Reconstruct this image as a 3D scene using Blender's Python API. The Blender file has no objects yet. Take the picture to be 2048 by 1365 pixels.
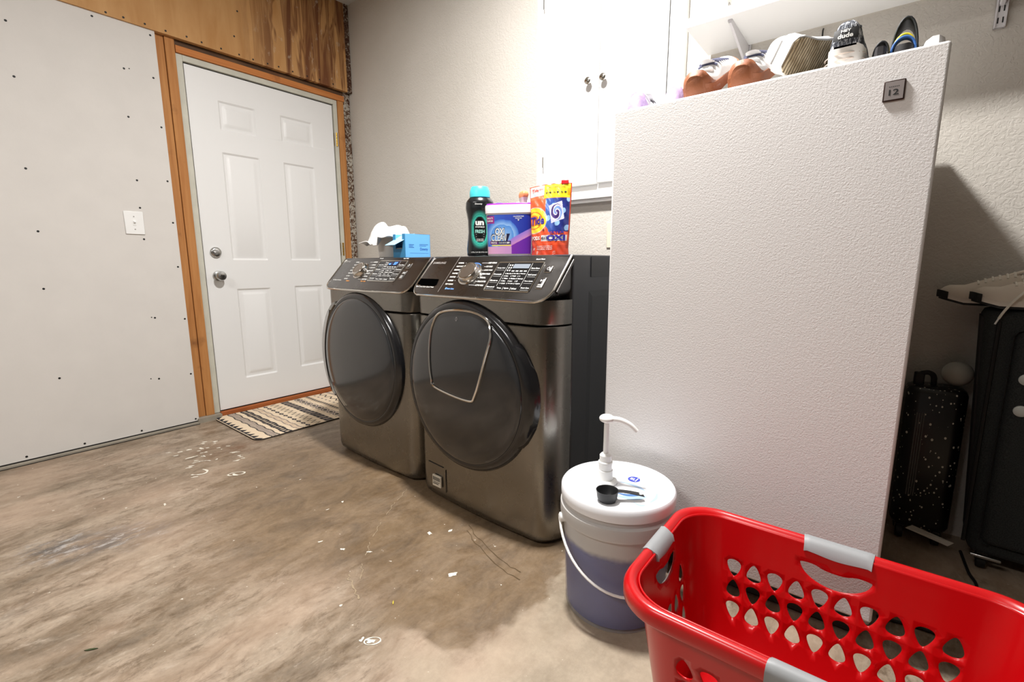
import bpy, math, random
import numpy as np
from mathutils import Vector, Matrix, geometry
random.seed(7)
PI = math.pi
scene = bpy.context.scene
COL = scene.collection

# ------------------------------------------------------------------ camera
def make_camera():
    f_px = 935.0
    pitch, roll, yaw = 0.163844, 0.0019085, 0.664864
    f = Vector((-math.sin(yaw)*math.cos(pitch), math.cos(yaw)*math.cos(pitch), -math.sin(pitch)))
    r = Vector((math.cos(yaw), math.sin(yaw), 0.0)); d = f.cross(r)
    r2 = r*math.cos(roll) + d*math.sin(roll); d2 = d*math.cos(roll) - r*math.sin(roll)
    up = -d2; back = -f
    cam = bpy.data.cameras.new('camera'); ob = bpy.data.objects.new('camera', cam); COL.objects.link(ob)
    m = Matrix(((r2.x, up.x, back.x, 3.20395), (r2.y, up.y, back.y, -2.1515), (r2.z, up.z, back.z, 0.94894), (0, 0, 0, 1)))
    ob.matrix_world = m
    cam.sensor_fit = 'HORIZONTAL'; cam.sensor_width = 36.0; cam.lens = f_px/2048*36.0
    cam.clip_start = 0.02; cam.clip_end = 60
    scene.camera = ob
make_camera()

# ------------------------------------------------------------------ world, lights, exposure
w = bpy.data.worlds.new('world'); scene.world = w; w.use_nodes = True
w.node_tree.nodes['Background'].inputs[0].default_value = (0.9, 0.93, 1.0, 1)
w.node_tree.nodes['Background'].inputs[1].default_value = 0.3
def area(name, loc, size, energy, color=(1, 1, 1), aim=None, shape='DISK', size_y=None):
    l = bpy.data.lights.new(name, 'AREA'); l.energy = energy; l.size = size; l.shape = shape; l.color = color
    if size_y: l.size_y = size_y
    o = bpy.data.objects.new(name, l); COL.objects.link(o); o.location = loc
    if aim: o.rotation_euler = (Vector(aim)-Vector(loc)).to_track_quat('-Z', 'Y').to_euler()
    return o
area('ceiling_lamp_near', (2.30, -1.08, 2.70), 0.22, 76, (1.0, 0.975, 0.95))
area('fill_lamp_far', (2.1, -3.6, 2.70), 1.2, 38, (1.0, 0.98, 0.95), shape='RECTANGLE', size_y=0.35)  # added fill light behind the camera, no known fixture there
scene.view_settings.view_transform = 'Standard'
scene.view_settings.look = 'None'
scene.view_settings.gamma = 1.0
scene.view_settings.use_curve_mapping = False
scene.view_settings.exposure = 0.34

# ------------------------------------------------------------------ helpers
def lin(c):
    return tuple(((x/255.0)/12.92 if x/255.0 <= 0.04045 else ((x/255.0+0.055)/1.055)**2.4) for x in c)
class NT:
    def __init__(s, name):
        s.m = bpy.data.materials.new(name); s.m.use_nodes = True
        s.t = s.m.node_tree; s.n = s.t.nodes; s.l = s.t.links; s.b = s.n['Principled BSDF']
    def add(s, typ, **kw):
        n = s.n.new(typ)
        for k, v in kw.items():
            if k.startswith('i_'):
                key = k[2:]; n.inputs[int(key) if key.isdigit() else key.replace('_', ' ')].default_value = v
            else: setattr(n, k, v)
        return n
    def link(s, a, b): s.l.new(a, b)
    def coords(s, scale=(1, 1, 1), rot=(0, 0, 0)):
        g = s.add('ShaderNodeNewGeometry') if False else s.add('ShaderNodeTexCoord')
        mp = s.add('ShaderNodeMapping'); mp.inputs['Scale'].default_value = scale; mp.inputs['Rotation'].default_value = rot
        s.link(g.outputs['Object'], mp.inputs[0]); return mp.outputs[0]
    def noise(s, co, scale, detail=4, rough=0.55, dist=0.0):
        n = s.add('ShaderNodeTexNoise'); n.inputs['Scale'].default_value = scale; n.inputs['Detail'].default_value = detail
        n.inputs['Roughness'].default_value = rough; n.inputs['Distortion'].default_value = dist
        s.link(co, n.inputs['Vector']); return n.outputs['Fac']
    def ramp(s, fac, stops):
        r = s.add('ShaderNodeValToRGB'); e = r.color_ramp.elements
        while len(e) < len(stops): e.new(0.5)
        for el, (p, c) in zip(e, stops): el.position = p; el.color = (*c[:3], 1) if len(c) >= 3 else (c[0],)*3+(1,)
        s.link(fac, r.inputs[0]); return r.outputs[0]
    def mix(s, fac, a, b, mode='MIX'):
        n = s.add('ShaderNodeMix', data_type='RGBA', blend_type=mode)
        for sock, v in ((n.inputs[0], fac), (n.inputs[6], a), (n.inputs[7], b)):
            if hasattr(v, 'is_output'): s.link(v, sock)
            elif isinstance(v, (int, float)): sock.default_value = v
            else: sock.default_value = (*v, 1)
        return n.outputs[2]
    def math(s, op, a, b=None):
        n = s.add('ShaderNodeMath', operation=op)
        for sock, v in ((n.inputs[0], a), (n.inputs[1], b)):
            if v is None: continue
            if hasattr(v, 'is_output'): s.link(v, sock)
            else: sock.default_value = v
        return n.outputs[0]
    def attr(s, name):
        a = s.add('ShaderNodeAttribute', attribute_name=name); return a
    def bump(s, h, strength=0.3, dist=0.01):
        b = s.add('ShaderNodeBump'); b.inputs['Strength'].default_value = strength; b.inputs['Distance'].default_value = dist
        s.link(h, b.inputs['Height']); s.link(b.outputs[0], s.b.inputs['Normal'])
    def base(s, v):
        if hasattr(v, 'is_output'): s.link(v, s.b.inputs['Base Color'])
        else: s.b.inputs['Base Color'].default_value = (*v, 1)
    def set(s, **kw):
        for k, v in kw.items(): s.b.inputs[k.replace('_', ' ')].default_value = v
        return s
def simple(name, rgb, rough=0.5, metal=0.0, bump=None, var=0.0, coat=0.0, **kw):
    t = NT(name); c = lin(rgb)
    co = t.coords()
    if var:
        f = t.noise(co, 9.0, 5)
        t.base(t.ramp(f, [(0.3, tuple(x*(1-var) for x in c)), (0.7, tuple(min(1, x*(1+var)) for x in c))]))
    else: t.base(c)
    t.set(Roughness=rough, Metallic=metal)
    if coat: t.set(Coat_Weight=coat, Coat_Roughness=0.08)
    if bump: t.bump(t.noise(co, bump[0], 3), bump[1], bump[2] if len(bump) > 2 else 0.002)
    t.set(**kw)
    return t.m
def painted(name, rough=0.5, coat=0.0, bump=None):
    t = NT(name); a = t.attr('Col'); t.base(a.outputs['Color']); t.set(Roughness=rough)
    if coat: t.set(Coat_Weight=coat, Coat_Roughness=0.1)
    if bump: t.bump(t.noise(t.coords(), bump[0], 3), bump[1], bump[2])
    return t.m

class G:                       # collects geometry of ONE mesh
    def __init__(s): s.v = []; s.f = []
    def add(s, vs, fs):
        o = len(s.v); s.v += [tuple(x) for x in vs]; s.f += [tuple(i+o for i in f) for f in fs]; return s
    def box(s, x0, x1, y0, y1, z0, z1):
        return s.add([(x, y, z) for z in (z0, z1) for y in (y0, y1) for x in (x0, x1)],
                     [(0, 2, 3, 1), (4, 5, 7, 6), (0, 1, 5, 4), (2, 6, 7, 3), (0, 4, 6, 2), (1, 3, 7, 5)])
    def rbox(s, x0, x1, y0, y1, z0, z1, r):   # box with rounded vertical edges and softened top/bottom
        def ring(ins, z):
            pts = []
            rr = max(r-ins, 0.0005)
            for cx, cy, a0 in ((x1-r, y1-r, 0), (x0+r, y1-r, PI/2), (x0+r, y0+r, PI), (x1-r, y0+r, 1.5*PI)):
                for k in range(5):
                    a = a0+k*PI/8; pts.append((cx+rr*math.cos(a), cy+rr*math.sin(a), z))
            return pts
        e = min(r*0.6, (z1-z0)*0.3)
        return s.loft([ring(e, z0), ring(e*.3, z0+e*.3), ring(0, z0+e), ring(0, z1-e), ring(e*.3, z1-e*.3), ring(e, z1)])
    def loft(s, rings, cap0=True, cap1=True, closed=True):
        n = len(rings[0]); vs = [p for r in rings for p in r]; fs = []
        for i in range(len(rings)-1):
            for j in range(n if closed else n-1):
                k = (j+1) % n; fs.append((i*n+j, i*n+k, (i+1)*n+k, (i+1)*n+j))
        if cap0: fs.append(tuple(reversed(range(n))))
        if cap1: fs.append(tuple(range((len(rings)-1)*n, len(rings)*n)))
        return s.add(vs, fs)
    def lathe(s, prof, n=32, c=(0, 0, 0), M=None, cap0=True, cap1=True):
        rings = []
        for r, z in prof:
            ring = []
            for k in range(n):
                a = 2*PI*k/n; p = Vector((r*math.cos(a), r*math.sin(a), z))
                p = (M @ p) if M is not None else p
                ring.append(tuple(p+Vector(c)))
            rings.append(ring)
        return s.loft(rings, cap0, cap1)
    def tube(s, path, r, n=8, closed=False, flat=1.0):
        P = [Vector(p) for p in path]; N = len(P); rings = []
        T = []
        for i in range(N):
            a = P[(i-1) % N] if (closed or i > 0) else P[i]; b = P[(i+1) % N] if (closed or i < N-1) else P[i]
            T.append((b-a).normalized())
        up = Vector((0, 0, 1)) if abs(T[0].z) < 0.9 else Vector((1, 0, 0))
        u = T[0].cross(up).normalized()
        for i in range(N):
            u = (u - T[i]*u.dot(T[i])).normalized(); v = T[i].cross(u)
            rr = r(i/(N-1)) if callable(r) else r
            rings.append([tuple(P[i]+u*(rr*math.cos(2*PI*k/n))+v*(rr*flat*math.sin(2*PI*k/n))) for k in range(n)])
        if closed:
            rings.append(rings[0]); return s.loft(rings, False, False)
        return s.loft(rings)
    def prism(s, poly, z0, z1, M=None):
        rings = []
        for z in (z0, z1):
            rings.append([tuple((M @ Vector((x, y, z))) if M is not None else (x, y, z)) for x, y in poly])
        return s.loft(rings)
    def grid(s, fn, nu, nv):
        vs = [fn(i/nu, j/nv) for j in range(nv+1) for i in range(nu+1)]
        fs = [(j*(nu+1)+i, j*(nu+1)+i+1, (j+1)*(nu+1)+i+1, (j+1)*(nu+1)+i) for j in range(nv) for i in range(nu)]
        return s.add(vs, fs)
    def ellipsoid(s, c, r, nu=20, nv=12):
        rings = []
        for j in range(1, nv):
            a = PI*j/nv-PI/2
            rings.append([(c[0]+r[0]*math.cos(a)*math.cos(2*PI*k/nu), c[1]+r[1]*math.cos(a)*math.sin(2*PI*k/nu), c[2]+r[2]*math.sin(a)) for k in range(nu)])
        return s.loft(rings)

def obj(name, g, mat, parent=None, smooth=True, bevel=0.0, label=None, angle=40, recalc=True):
    me = bpy.data.meshes.new(name); me.from_pydata(g.v, [], g.f)
    if recalc:
        import bmesh
        bm = bmesh.new(); bm.from_mesh(me); bmesh.ops.recalc_face_normals(bm, faces=bm.faces); bm.to_mesh(me); bm.free()
    o = bpy.data.objects.new(name, me); COL.objects.link(o)
    me.materials.append(mat)
    if smooth:
        me.polygons.foreach_set('use_smooth', [True]*len(me.polygons))
        me.set_sharp_from_angle(angle=math.radians(angle))
    if parent is not None: o.parent = parent
    if bevel:
        b = o.modifiers.new('bevel', 'BEVEL'); b.width = bevel; b.segments = 2; b.limit_method = 'ANGLE'
    if label: o['label'] = label
    return o
def paint(name, S, nu, nv, colfn, mat, parent=None):
    g = G().grid(S, nu, nv)
    o = obj(name, g, mat, parent, recalc=False)
    at = o.data.color_attributes.new('Col', 'FLOAT_COLOR', 'POINT')
    buf = []
    for j in range(nv+1):
        for i in range(nu+1):
            c = lin(colfn(i/nu, j/nv)); buf += [c[0], c[1], c[2], 1.0]
    at.data.foreach_set('color', buf)
    return o
def thing(name, label, cat, loc=(0, 0, 0), rz=0.0, group=None, rot=None):
    o = bpy.data.objects.new(name, None); COL.objects.link(o); o.location = loc
    o.rotation_euler = rot if rot else (0, 0, rz); o.empty_display_size = 0.05
    o['label'] = label; o['category'] = cat
    if group: o['group'] = group
    return o
def tag(o, label, cat, group=None):
    o['label'] = label; o['category'] = cat
    if group: o['group'] = group
    return o
def struct(o, label=None):
    o['kind'] = 'structure'
    if label: o['label'] = label
    return o
_tc = {}
def text_geo(s, bold=0.0):
    k = (s, bold)
    if k in _tc: return _tc[k]
    c = bpy.data.curves.new('t', 'FONT'); c.body = s; c.resolution_u = 3; c.offset = bold
    o = bpy.data.objects.new('t', c); COL.objects.link(o)
    dg = bpy.context.evaluated_depsgraph_get(); dg.update()
    me = bpy.data.meshes.new_from_object(o.evaluated_get(dg))
    V = np.array([v.co[:] for v in me.vertices]).reshape(-1, 3); F = [tuple(p.vertices) for p in me.polygons]
    bpy.data.objects.remove(o); bpy.data.curves.remove(c); bpy.data.meshes.remove(me)
    mn = V.min(0); mx = V.max(0); V = (V-mn)/np.maximum(mx-mn, 1e-6)
    _tc[k] = (V, F, (mx-mn)[0]/(mx-mn)[1]); return _tc[k]
def put_text(g, s, fn, x0, y0, h, wd=None, bold=0.0, slant=0.0):
    V, F, asp = text_geo(s, bold); W = wd if wd else h*asp
    g.add([fn(x0+v[0]*W+slant*v[1]*h, y0+v[1]*h) for v in V], F)
def rrect2(x0, x1, y0, y1, r, n=4):
    pts = []
    for cx, cy, a0 in ((x1-r, y1-r, 0), (x0+r, y1-r, PI/2), (x0+r, y0+r, PI), (x1-r, y0+r, 1.5*PI)):
        for k in range(n+1):
            a = a0+k*PI/2/n; pts.append((cx+r*math.cos(a), cy+r*math.sin(a)))
    return pts
def catmull(pts, k=6, closed=True):
    n = len(pts); out = []
    rng = range(n) if closed else range(n-1)
    for i in rng:
        p = [Vector(pts[(i+d) % n if closed else min(max(i+d, 0), n-1)]) for d in (-1, 0, 1, 2)]
        for j in range(k):
            t = j/k
            out.append(0.5*((2*p[1])+(p[2]-p[0])*t+(2*p[0]-5*p[1]+4*p[2]-p[3])*t*t+(3*p[1]-p[0]-3*p[2]+p[3])*t**3))
    if not closed: out.append(Vector(pts[-1]))
    return out
def interp(x, xs, ys): return float(np.interp(x, xs, ys))
def inpoly(x, y, poly):
    c = False; n = len(poly); j = n-1
    for i in range(n):
        xi, yi = poly[i]; xj, yj = poly[j]
        if (yi > y) != (yj > y) and x < (xj-xi)*(y-yi)/(yj-yi)+xi: c = not c
        j = i
    return c
def sdf(px, py, poly):         # numpy signed distance (negative inside)
    d = np.full(px.shape, 1e9); ins = np.zeros(px.shape, bool); n = len(poly)
    for i in range(n):
        ax, ay = poly[i]; bx, by = poly[(i+1) % n]
        ex, ey = bx-ax, by-ay; t = np.clip(((px-ax)*ex+(py-ay)*ey)/(ex*ex+ey*ey), 0, 1)
        d = np.minimum(d, np.hypot(px-ax-t*ex, py-ay-t*ey))
        if ay != by:
            c = ((ay > py) != (by > py)) & (px < (bx-ax)*(py-ay)/(by-ay)+ax); ins ^= c
    return np.where(ins, -d, d)

# ------------------------------------------------------------------ materials
def wall_mat():
    t = NT('textured_wall_paint'); co = t.coords()
    f = t.noise(co, 1.6, 3)
    t.base(t.ramp(f, [(0.3, lin((199, 194, 185))), (0.7, lin((207, 202, 194)))]))
    v = t.add('ShaderNodeTexNoise'); v.inputs['Scale'].default_value = 62; v.inputs['Detail'].default_value = 2.5; v.inputs['Distortion'].default_value = 1.3
    t.link(co, v.inputs['Vector'])
    h = t.ramp(v.outputs['Fac'], [(0.42, (0, 0, 0)), (0.56, (1, 1, 1))])
    t.bump(h, 0.30, 0.0025); t.set(Roughness=0.8); return t.m
M_wall = wall_mat()
M_drywall = simple('bare_drywall_paper', (214, 210, 205), 0.9, bump=(160, 0.15, 0.001), var=0.02)
M_ceil = simple('ceiling_paint', (205, 205, 200), 0.9, bump=(60, 0.3, 0.003))
M_door = simple('white_door_paint', (232, 232, 231), 0.42, bump=(120, 0.05, 0.001))
M_jamb = simple('pale_jamb_primer', (196, 194, 180), 0.6, var=0.08)
M_black = simple('flat_black', (14, 14, 14), 0.6)
M_recess_shade = simple('deep_black', (3, 3, 3), 0.9, Specular_IOR_Level=0.0)
M_dark = simple('dark_gap', (28, 24, 20), 0.9)
M_white_pl = simple('white_plastic', (238, 238, 236), 0.35)
M_chrome = simple('chrome', (215, 212, 206), 0.12, 1.0)
M_nickel = simple('satin_nickel', (190, 190, 188), 0.25, 1.0)
M_brass = simple('brass', (190, 150, 70), 0.3, 1.0)
def wood(name, c0, c1, rot=(0, 0, 0), dark=0.0, scale=(22, 22, 1.2)):
    t = NT(name); co = t.coords(scale, rot)
    f = t.noise(co, 1.6, 6, 0.6, 1.2); col = t.ramp(f, [(0.25, lin(c0)), (0.75, lin(c1))])
    k = t.noise(t.coords((3, 3, 3)), 2.2, 4)
    col = t.mix(t.ramp(k, [(0.60, (0, 0, 0)), (0.78, (0.75, 0.75, 0.75))]), col, lin((96, 50, 20)))
    t.base(col); t.set(Roughness=0.75); t.bump(f, 0.15, 0.002); return t.m
M_stud = wood('stud_pine', (164, 104, 50), (192, 136, 78))
M_stud_h = wood('header_pine', (178, 102, 44), (200, 132, 70), scale=(22, 1.2, 22))
M_darkwood = wood('weathered_dark_wood', (52, 34, 20), (108, 76, 46), scale=(16, 2, 16))
M_thresh = wood('threshold_wood', (140, 68, 26), (176, 98, 44), scale=(22, 1.2, 22))
def ply_mat():
    t = NT('stained_plywood')
    co = t.coords((1, 1, 1))
    f = t.noise(t.coords((1, 14, 3.0)), 1.0, 5, 0.55, 0.4)
    base = t.ramp(f, [(0.3, lin((178, 128, 72))), (0.7, lin((196, 150, 96)))])
    s = t.noise(t.coords((1, 11.0, 0.9)), 1.5, 3, 0.5, 0.6)
    st = t.ramp(s, [(0.47, (0, 0, 0)), (0.51, (0.85,)*3), (0.545, (0.4,)*3), (0.63, (0.95,)*3)])
    g = t.add('ShaderNodeSeparateXYZ'); t.link(co, g.inputs[0])
    side = t.ramp(t.math('MULTIPLY_ADD', g.outputs['Y'], 1.0) if False else t.math('ADD', g.outputs['Y'], 1.0), [(0.22, (0, 0, 0)), (0.48, (1, 1, 1))])
    fac = t.math('MULTIPLY', st, side)
    col = t.mix(fac, base, lin((104, 56, 20)))
    wh = t.noise(t.coords((1, 3.2, 1.4)), 9, 6, 0.7)
    wfac = t.math('MULTIPLY', t.ramp(wh, [(0.60, (0, 0, 0)), (0.70, (0.6, 0.6, 0.6))]), side)
    col = t.mix(wfac, col, lin((196, 178, 154)))
    t.base(col); t.set(Roughness=0.7); t.bump(f, 0.1, 0.002); return t.m
M_ply = ply_mat()
def stucco_mat():
    t = NT('rough_mortar_edge'); co = t.coords()
    n = t.noise(co, 60, 6, 0.7, 0.5)
    m = t.noise(t.coords((1, 1, 0.9)), 3.2, 3)
    f = t.math('ADD', t.math('MULTIPLY', n, 0.75), t.math('MULTIPLY', m, 0.35))
    t.base(t.ramp(f, [(0.48, lin((78, 44, 26))), (0.54, lin((120, 92, 70))), (0.60, lin((205, 198, 184)))]))
    t.bump(n, 1.0, 0.02); t.set(Roughness=0.95); return t.m
M_stucco = stucco_mat()
def inox(name, c, rough=0.27, metal=1.0):
    t = NT(name); co = t.coords((1, 1, 60))
    n = t.noise(t.coords(), 5, 5); t.base(t.ramp(n, [(0.3, tuple(x*0.92 for x in lin(c))), (0.7, tuple(x*1.06 for x in lin(c)))]))
    r = t.ramp(t.noise(t.coords(), 14, 4), [(0.3, (rough*0.9,)*3), (0.7, (rough*1.15,)*3)])
    t.link(r, t.b.inputs['Roughness']); t.set(Metallic=metal); return t.m
M_inox = inox('black_stainless', (136, 133, 127))
M_panel = inox('panel_dark_gloss', (112, 110, 109), 0.28)
M_side = simple('charcoal_enamel', (46, 47, 50), 0.32, 0.0, coat=0.3)
M_glass = simple('smoked_door_plastic', (38, 39, 41), 0.16, 0.0, coat=0.6, var=0.15)
M_ring = simple('gloss_black_plastic', (22, 22, 24), 0.2, coat=0.4)
M_print = simple('white_print', (226, 226, 222), 0.5)
M_print_grey = simple('grey_print', (165, 160, 156), 0.4)
M_print_orange = simple('orange_print', (225, 150, 70), 0.5)
M_print_blue = simple('light_blue_print', (120, 170, 235), 0.5)
M_lcd = simple('lcd_grey', (128, 136, 146), 0.25)
def emit(name, c, s):
    t = NT(name); t.base(lin(c)); t.b.inputs['Emission Color'].default_value = (*lin(c), 1); t.set(Emission_Strength=s); return t.m
M_led = emit('lit_blue_digits', (70, 120, 255), 3.0)
M_label_plain = painted('printed_label', 0.4)
M_label_gloss = painted('printed_film', 0.3, 0.3)

# ------------------------------------------------------------------ room shell
RX, RY, RZ = 6.2, -5.6, 2.75
def floor():
    nx, ny = 300, 190
    x0, x1, y0, y1 = 0.0, 4.2, -2.6, 0.0
    xs = np.linspace(x0, x1, nx+1); ys = np.linspace(y0, y1, ny+1)
    g = G()
    g.add([(float(x), float(y), 0.0) for y in ys for x in xs], [(j*(nx+1)+i, j*(nx+1)+i+1, (j+1)*(nx+1)+i+1, (j+1)*(nx+1)+i) for j in range(ny) for i in range(nx)])
    # the rest of the slab
    for a, b, c, d in ((x1, RX, RY, 0.0), (0.0, x1, RY, y0), (-0.15, 0.0, RY, 0.0)):
        g.add([(a, c, 0), (b, c, 0), (b, d, 0), (a, d, 0)], [(0, 1, 2, 3)])
    o = obj('floor', g, M_floor, recalc=False, smooth=False)
    X, Y = np.meshgrid(xs, ys); px, py = X.ravel(), Y.ravel()
    wob = 0.012*np.sin(px*37+py*11)+0.010*np.sin(py*53-px*19)+0.006*np.sin(px*91+py*77)
    stain = [(1.984, -1.582), (2.057, -1.563), (2.143, -1.554), (2.261, -1.496), (2.323, -1.463), (2.43, -1.457), (2.496, -1.419), (2.493, -1.388), (2.517, -1.328), (2.511, -1.279), (2.505, -1.249), (2.537, -1.176), (2.511, -1.09), (2.501, -1.041), (2.506, -0.991), (2.46, -0.78), (2.0, -0.6), (0.9, -0.6), (0.66, -1.0), (0.60, -1.25), (0.934, -1.5), (1.284, -1.66), (1.497, -1.76), (1.733, -1.76), (1.871, -1.70)]
    pale = [(2.323, -1.463), (2.43, -1.457), (2.496, -1.419), (2.517, -1.328), (2.505, -1.249), (2.511, -1.09), (2.478, -0.9), (3.0, -0.9), (3.3, -1.6), (2.515, -1.60), (2.331, -1.534)]
    smear = [(1.03, -1.99), (1.10, -1.86), (1.15, -1.74), (1.23, -1.70), (1.25, -1.80), (1.20, -1.92), (1.12, -2.02)]
    rust = [(0.50, -1.34), (0.72, -1.34), (0.74, -1.14), (0.56, -1.13)]
    def st(v, a, b): t = np.clip((v-a)/(b-a), 0, 1); return t*t*(3-2*t)
    ds = sdf(px, py, stain)+wob
    edge = st(px, 2.0, 2.35)
    stv = 1-st(ds, -0.30+0.285*edge, 0.10-0.09*edge)
    pv = (1-st(sdf(px, py, pale)+wob*2, -0.06, 0.05))*(1-stv*0.9)
    sm = 1-st(sdf(px, py, smear)+wob, -0.05, 0.09)
    ru = 1-st(sdf(px, py, rust)+wob, -0.10, 0.08)
    n_extra = len(o.data.vertices)-px.size
    for nm, v in (('stain', stv), ('pale', pv), ('smear', sm), ('rust', ru)):
        a = o.data.attributes.new(nm, 'FLOAT', 'POINT'); a.data.foreach_set('value', np.concatenate([v, np.zeros(n_extra)]).astype(np.float32))
    return struct(o, 'stained worn concrete garage floor')
def floor_mat():
    t = NT('stained_concrete')
    a = t.noise(t.coords((3.2, 1.3, 1), (0, 0, 0.15)), 1.5, 8, 0.65, 0.5)
    b = t.noise(t.coords((5, 2.2, 1), (0, 0, -0.1)), 3.2, 8, 0.7, 0.8)
    base = t.ramp(a, [(0.28, lin((98, 86, 72))), (0.43, lin((136, 120, 101))), (0.58, lin((164, 147, 128))), (0.75, lin((122, 111, 99)))])
    base = t.mix(t.ramp(b, [(0.47, (0, 0, 0)), (0.66, (0.62,)*3)]), base, lin((98, 76, 51)))
    base = t.mix(t.ramp(b, [(0.30, (0.45,)*3), (0.42, (0, 0, 0))]), base, lin((190, 177, 158)))
    fine = t.noise(t.coords(), 60, 6, 0.7)
    mid = t.noise(t.coords((9, 4.0, 1), (0, 0, 0.25)), 2.6, 9, 0.78, 0.4)
    base = t.mix(t.ramp(mid, [(0.52, (0, 0, 0)), (0.62, (0.6,)*3)]), base, lin((86, 68, 48)))
    base = t.mix(t.ramp(mid, [(0.36, (0.5,)*3), (0.43, (0, 0, 0))]), base, lin((180, 166, 150)))
    base = t.mix(0.30, base, t.ramp(fine, [(0.3, (0.30,)*3), (0.7, (0.74,)*3)]), 'OVERLAY')
    s = t.noise(t.coords((2.2, 1.4, 1)), 3.5, 8, 0.7, 0.6)
    stcol = t.ramp(s, [(0.30, lin((76, 58, 38))), (0.48, lin((110, 88, 62))), (0.72, lin((138, 115, 87)))])
    col = t.mix(t.math('MULTIPLY', t.attr('stain').outputs['Fac'], 0.75), base, t.mix(0.25, stcol, t.ramp(fine, [(0.3, (0.3,)*3), (0.7, (0.7,)*3)]), 'OVERLAY'))
    pcol = t.ramp(t.noise(t.coords(), 6, 8, 0.7), [(0.3, lin((148, 134, 114))), (0.6, lin((178, 164, 143)))])
    col = t.mix(t.math('MULTIPLY', t.attr('pale').outputs['Fac'], 0.8), col, t.mix(0.2, pcol, t.ramp(fine, [(0.3, (0.3,)*3), (0.7, (0.7,)*3)]), 'OVERLAY'))
    sn = t.ramp(t.noise(t.coords((7, 3, 1)), 3, 7, 0.75), [(0.42, (0, 0, 0)), (0.56, (0.9,)*3)])
    col = t.mix(t.math('MULTIPLY', t.attr('smear').outputs['Fac'], sn), col, lin((82, 78, 76)))
    sw_ = t.ramp(t.noise(t.coords((9, 4, 1), (0, 0, .4)), 4, 7, 0.75), [(0.52, (0, 0, 0)), (0.60, (0.8,)*3)])
    col = t.mix(t.math('MULTIPLY', t.attr('smear').outputs['Fac'], sw_), col, lin((176, 174, 172)))
    pk_ = t.ramp(t.noise(t.coords((2.0, 1.1, 1), (0, 0, 0.2)), 1.3, 3, 0.5), [(0.50, (0, 0, 0)), (0.66, (0.45,)*3)])
    col = t.mix(t.math('MULTIPLY', pk_, t.math('SUBTRACT', 1.0, t.attr('stain').outputs['Fac'])), col, lin((188, 162, 140)))
    rn = t.ramp(t.noise(t.coords((5, 3, 1)), 3, 7, 0.7), [(0.35, (0, 0, 0)), (0.6, (0.85,)*3)])
    col = t.mix(t.math('MULTIPLY', t.attr('rust').outputs['Fac'], rn), col, lin((104, 70, 42)))
    v = t.noise(t.coords((1, 1, 1)), 30, 3, 0.6); col = t.mix(t.ramp(v, [(0.715, (0, 0, 0)), (0.735, (0.8,)*3)]), col, lin((222, 216, 204)))
    t.base(col)
    rr = t.ramp(b, [(0.3, (0.62,)*3), (0.7, (0.42,)*3)]); t.link(rr, t.b.inputs['Roughness'])
    t.bump(t.math('ADD', t.math('MULTIPLY', b, 0.6), t.math('MULTIPLY', fine, 0.25)), 0.35, 0.006)
    return t.m
M_floor = floor_mat()
FLOOR = floor()
M_paintspot = simple('dried_white_paint', (226, 220, 206), 0.7)
M_crack = simple('crack_filler', (160, 142, 116), 0.9)
M_crack_dark = simple('dark_scratch', (92, 74, 50), 0.9)
def blob(name, x, y, r, mat, par, ang=0.0, asp=1.0, z=0.0012, seed=0):
    rnd = random.Random(seed); n = 16; ph = [rnd.uniform(.25, 1.5) for _ in range(n)]; pts = []
    for k in range(n):
        q = (ph[k]+ph[k-1])/2*r; a = 2*PI*k/n; u, v = q*asp*math.cos(a), q*math.sin(a)
        pts.append((x+u*math.cos(ang)-v*math.sin(ang), y+u*math.sin(ang)+v*math.cos(ang)))
    return obj(name, G().prism(pts, 0.0003, z), mat, par, smooth=False)
for i, (x, y, r, asp) in enumerate([(2.25, -1.236, .016, 1.5), (2.271, -1.549, .012, 1.9), (2.25, -1.56, .008, 1.4), (2.098, -1.523, .007, 1.2), (.589, -1.399, .016, 2.5), (.852, -1.475, .007, 3), (.968, -1.353, .012, 2.2), (.466, -1.415, .012, 2.5), (.50, -1.33, .014, 2.3), (.56, -1.27, .009, 2), (.62, -1.36, .008, 3), (.43, -1.30, .009, 2.4), (1.587, -1.261, .005, 2), (1.581, -1.192, .008, 1.6), (1.866, -1.372, .008, 2), (1.951, -1.324, .006, 2.4), (2.073, -1.072, .012, 1.3), (2.028, -1.127, .011, 1.5), (1.252, -1.196, .004, 2), (1.766, -1.396, .007, 2.2), (1.037, -1.64, .006, 2.6), (2.4, -1.181, .004, 1)]):
    blob('paint_spot', x, y, r*.62, M_paintspot, FLOOR, random.uniform(0, 3), asp, seed=i)
def ribbon(name, pts, wd, mat, par, z=0.001):
    P = catmull([(x, y, 0) for x, y in pts], 5, False); rnd = random.Random(3); L = []; R = []
    for i, p in enumerate(P):
        a = P[max(i-1, 0)]; b = P[min(i+1, len(P)-1)]; t = (b-a).normalized(); n = Vector((-t.y, t.x, 0)); j = rnd.uniform(-1, 1)*wd*1.2; w = wd*rnd.uniform(.3, 1)
        L.append(p+n*(w/2+j)+Vector((0, 0, z))); R.append(p+n*(-w/2+j)+Vector((0, 0, z)))
    n = len(P); g = G().add([tuple(q) for q in L+R], [(i, i+1, n+i+1, n+i) for i in range(n-1)])
    return obj(name, g, mat, par, smooth=False)
for seg in ([(1.700, -.958), (1.725, -1.01), (1.745, -1.05)], [(1.752, -1.063), (1.775, -1.105), (1.80, -1.145)], [(1.83, -1.188), (1.86, -1.232), (1.884, -1.266)], [(1.905, -1.29), (1.935, -1.32), (1.955, -1.346)], [(1.985, -1.376), (2.01, -1.395), (2.045, -1.426)]): ribbon('crack', seg, .0034, M_crack, FLOOR)
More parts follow.
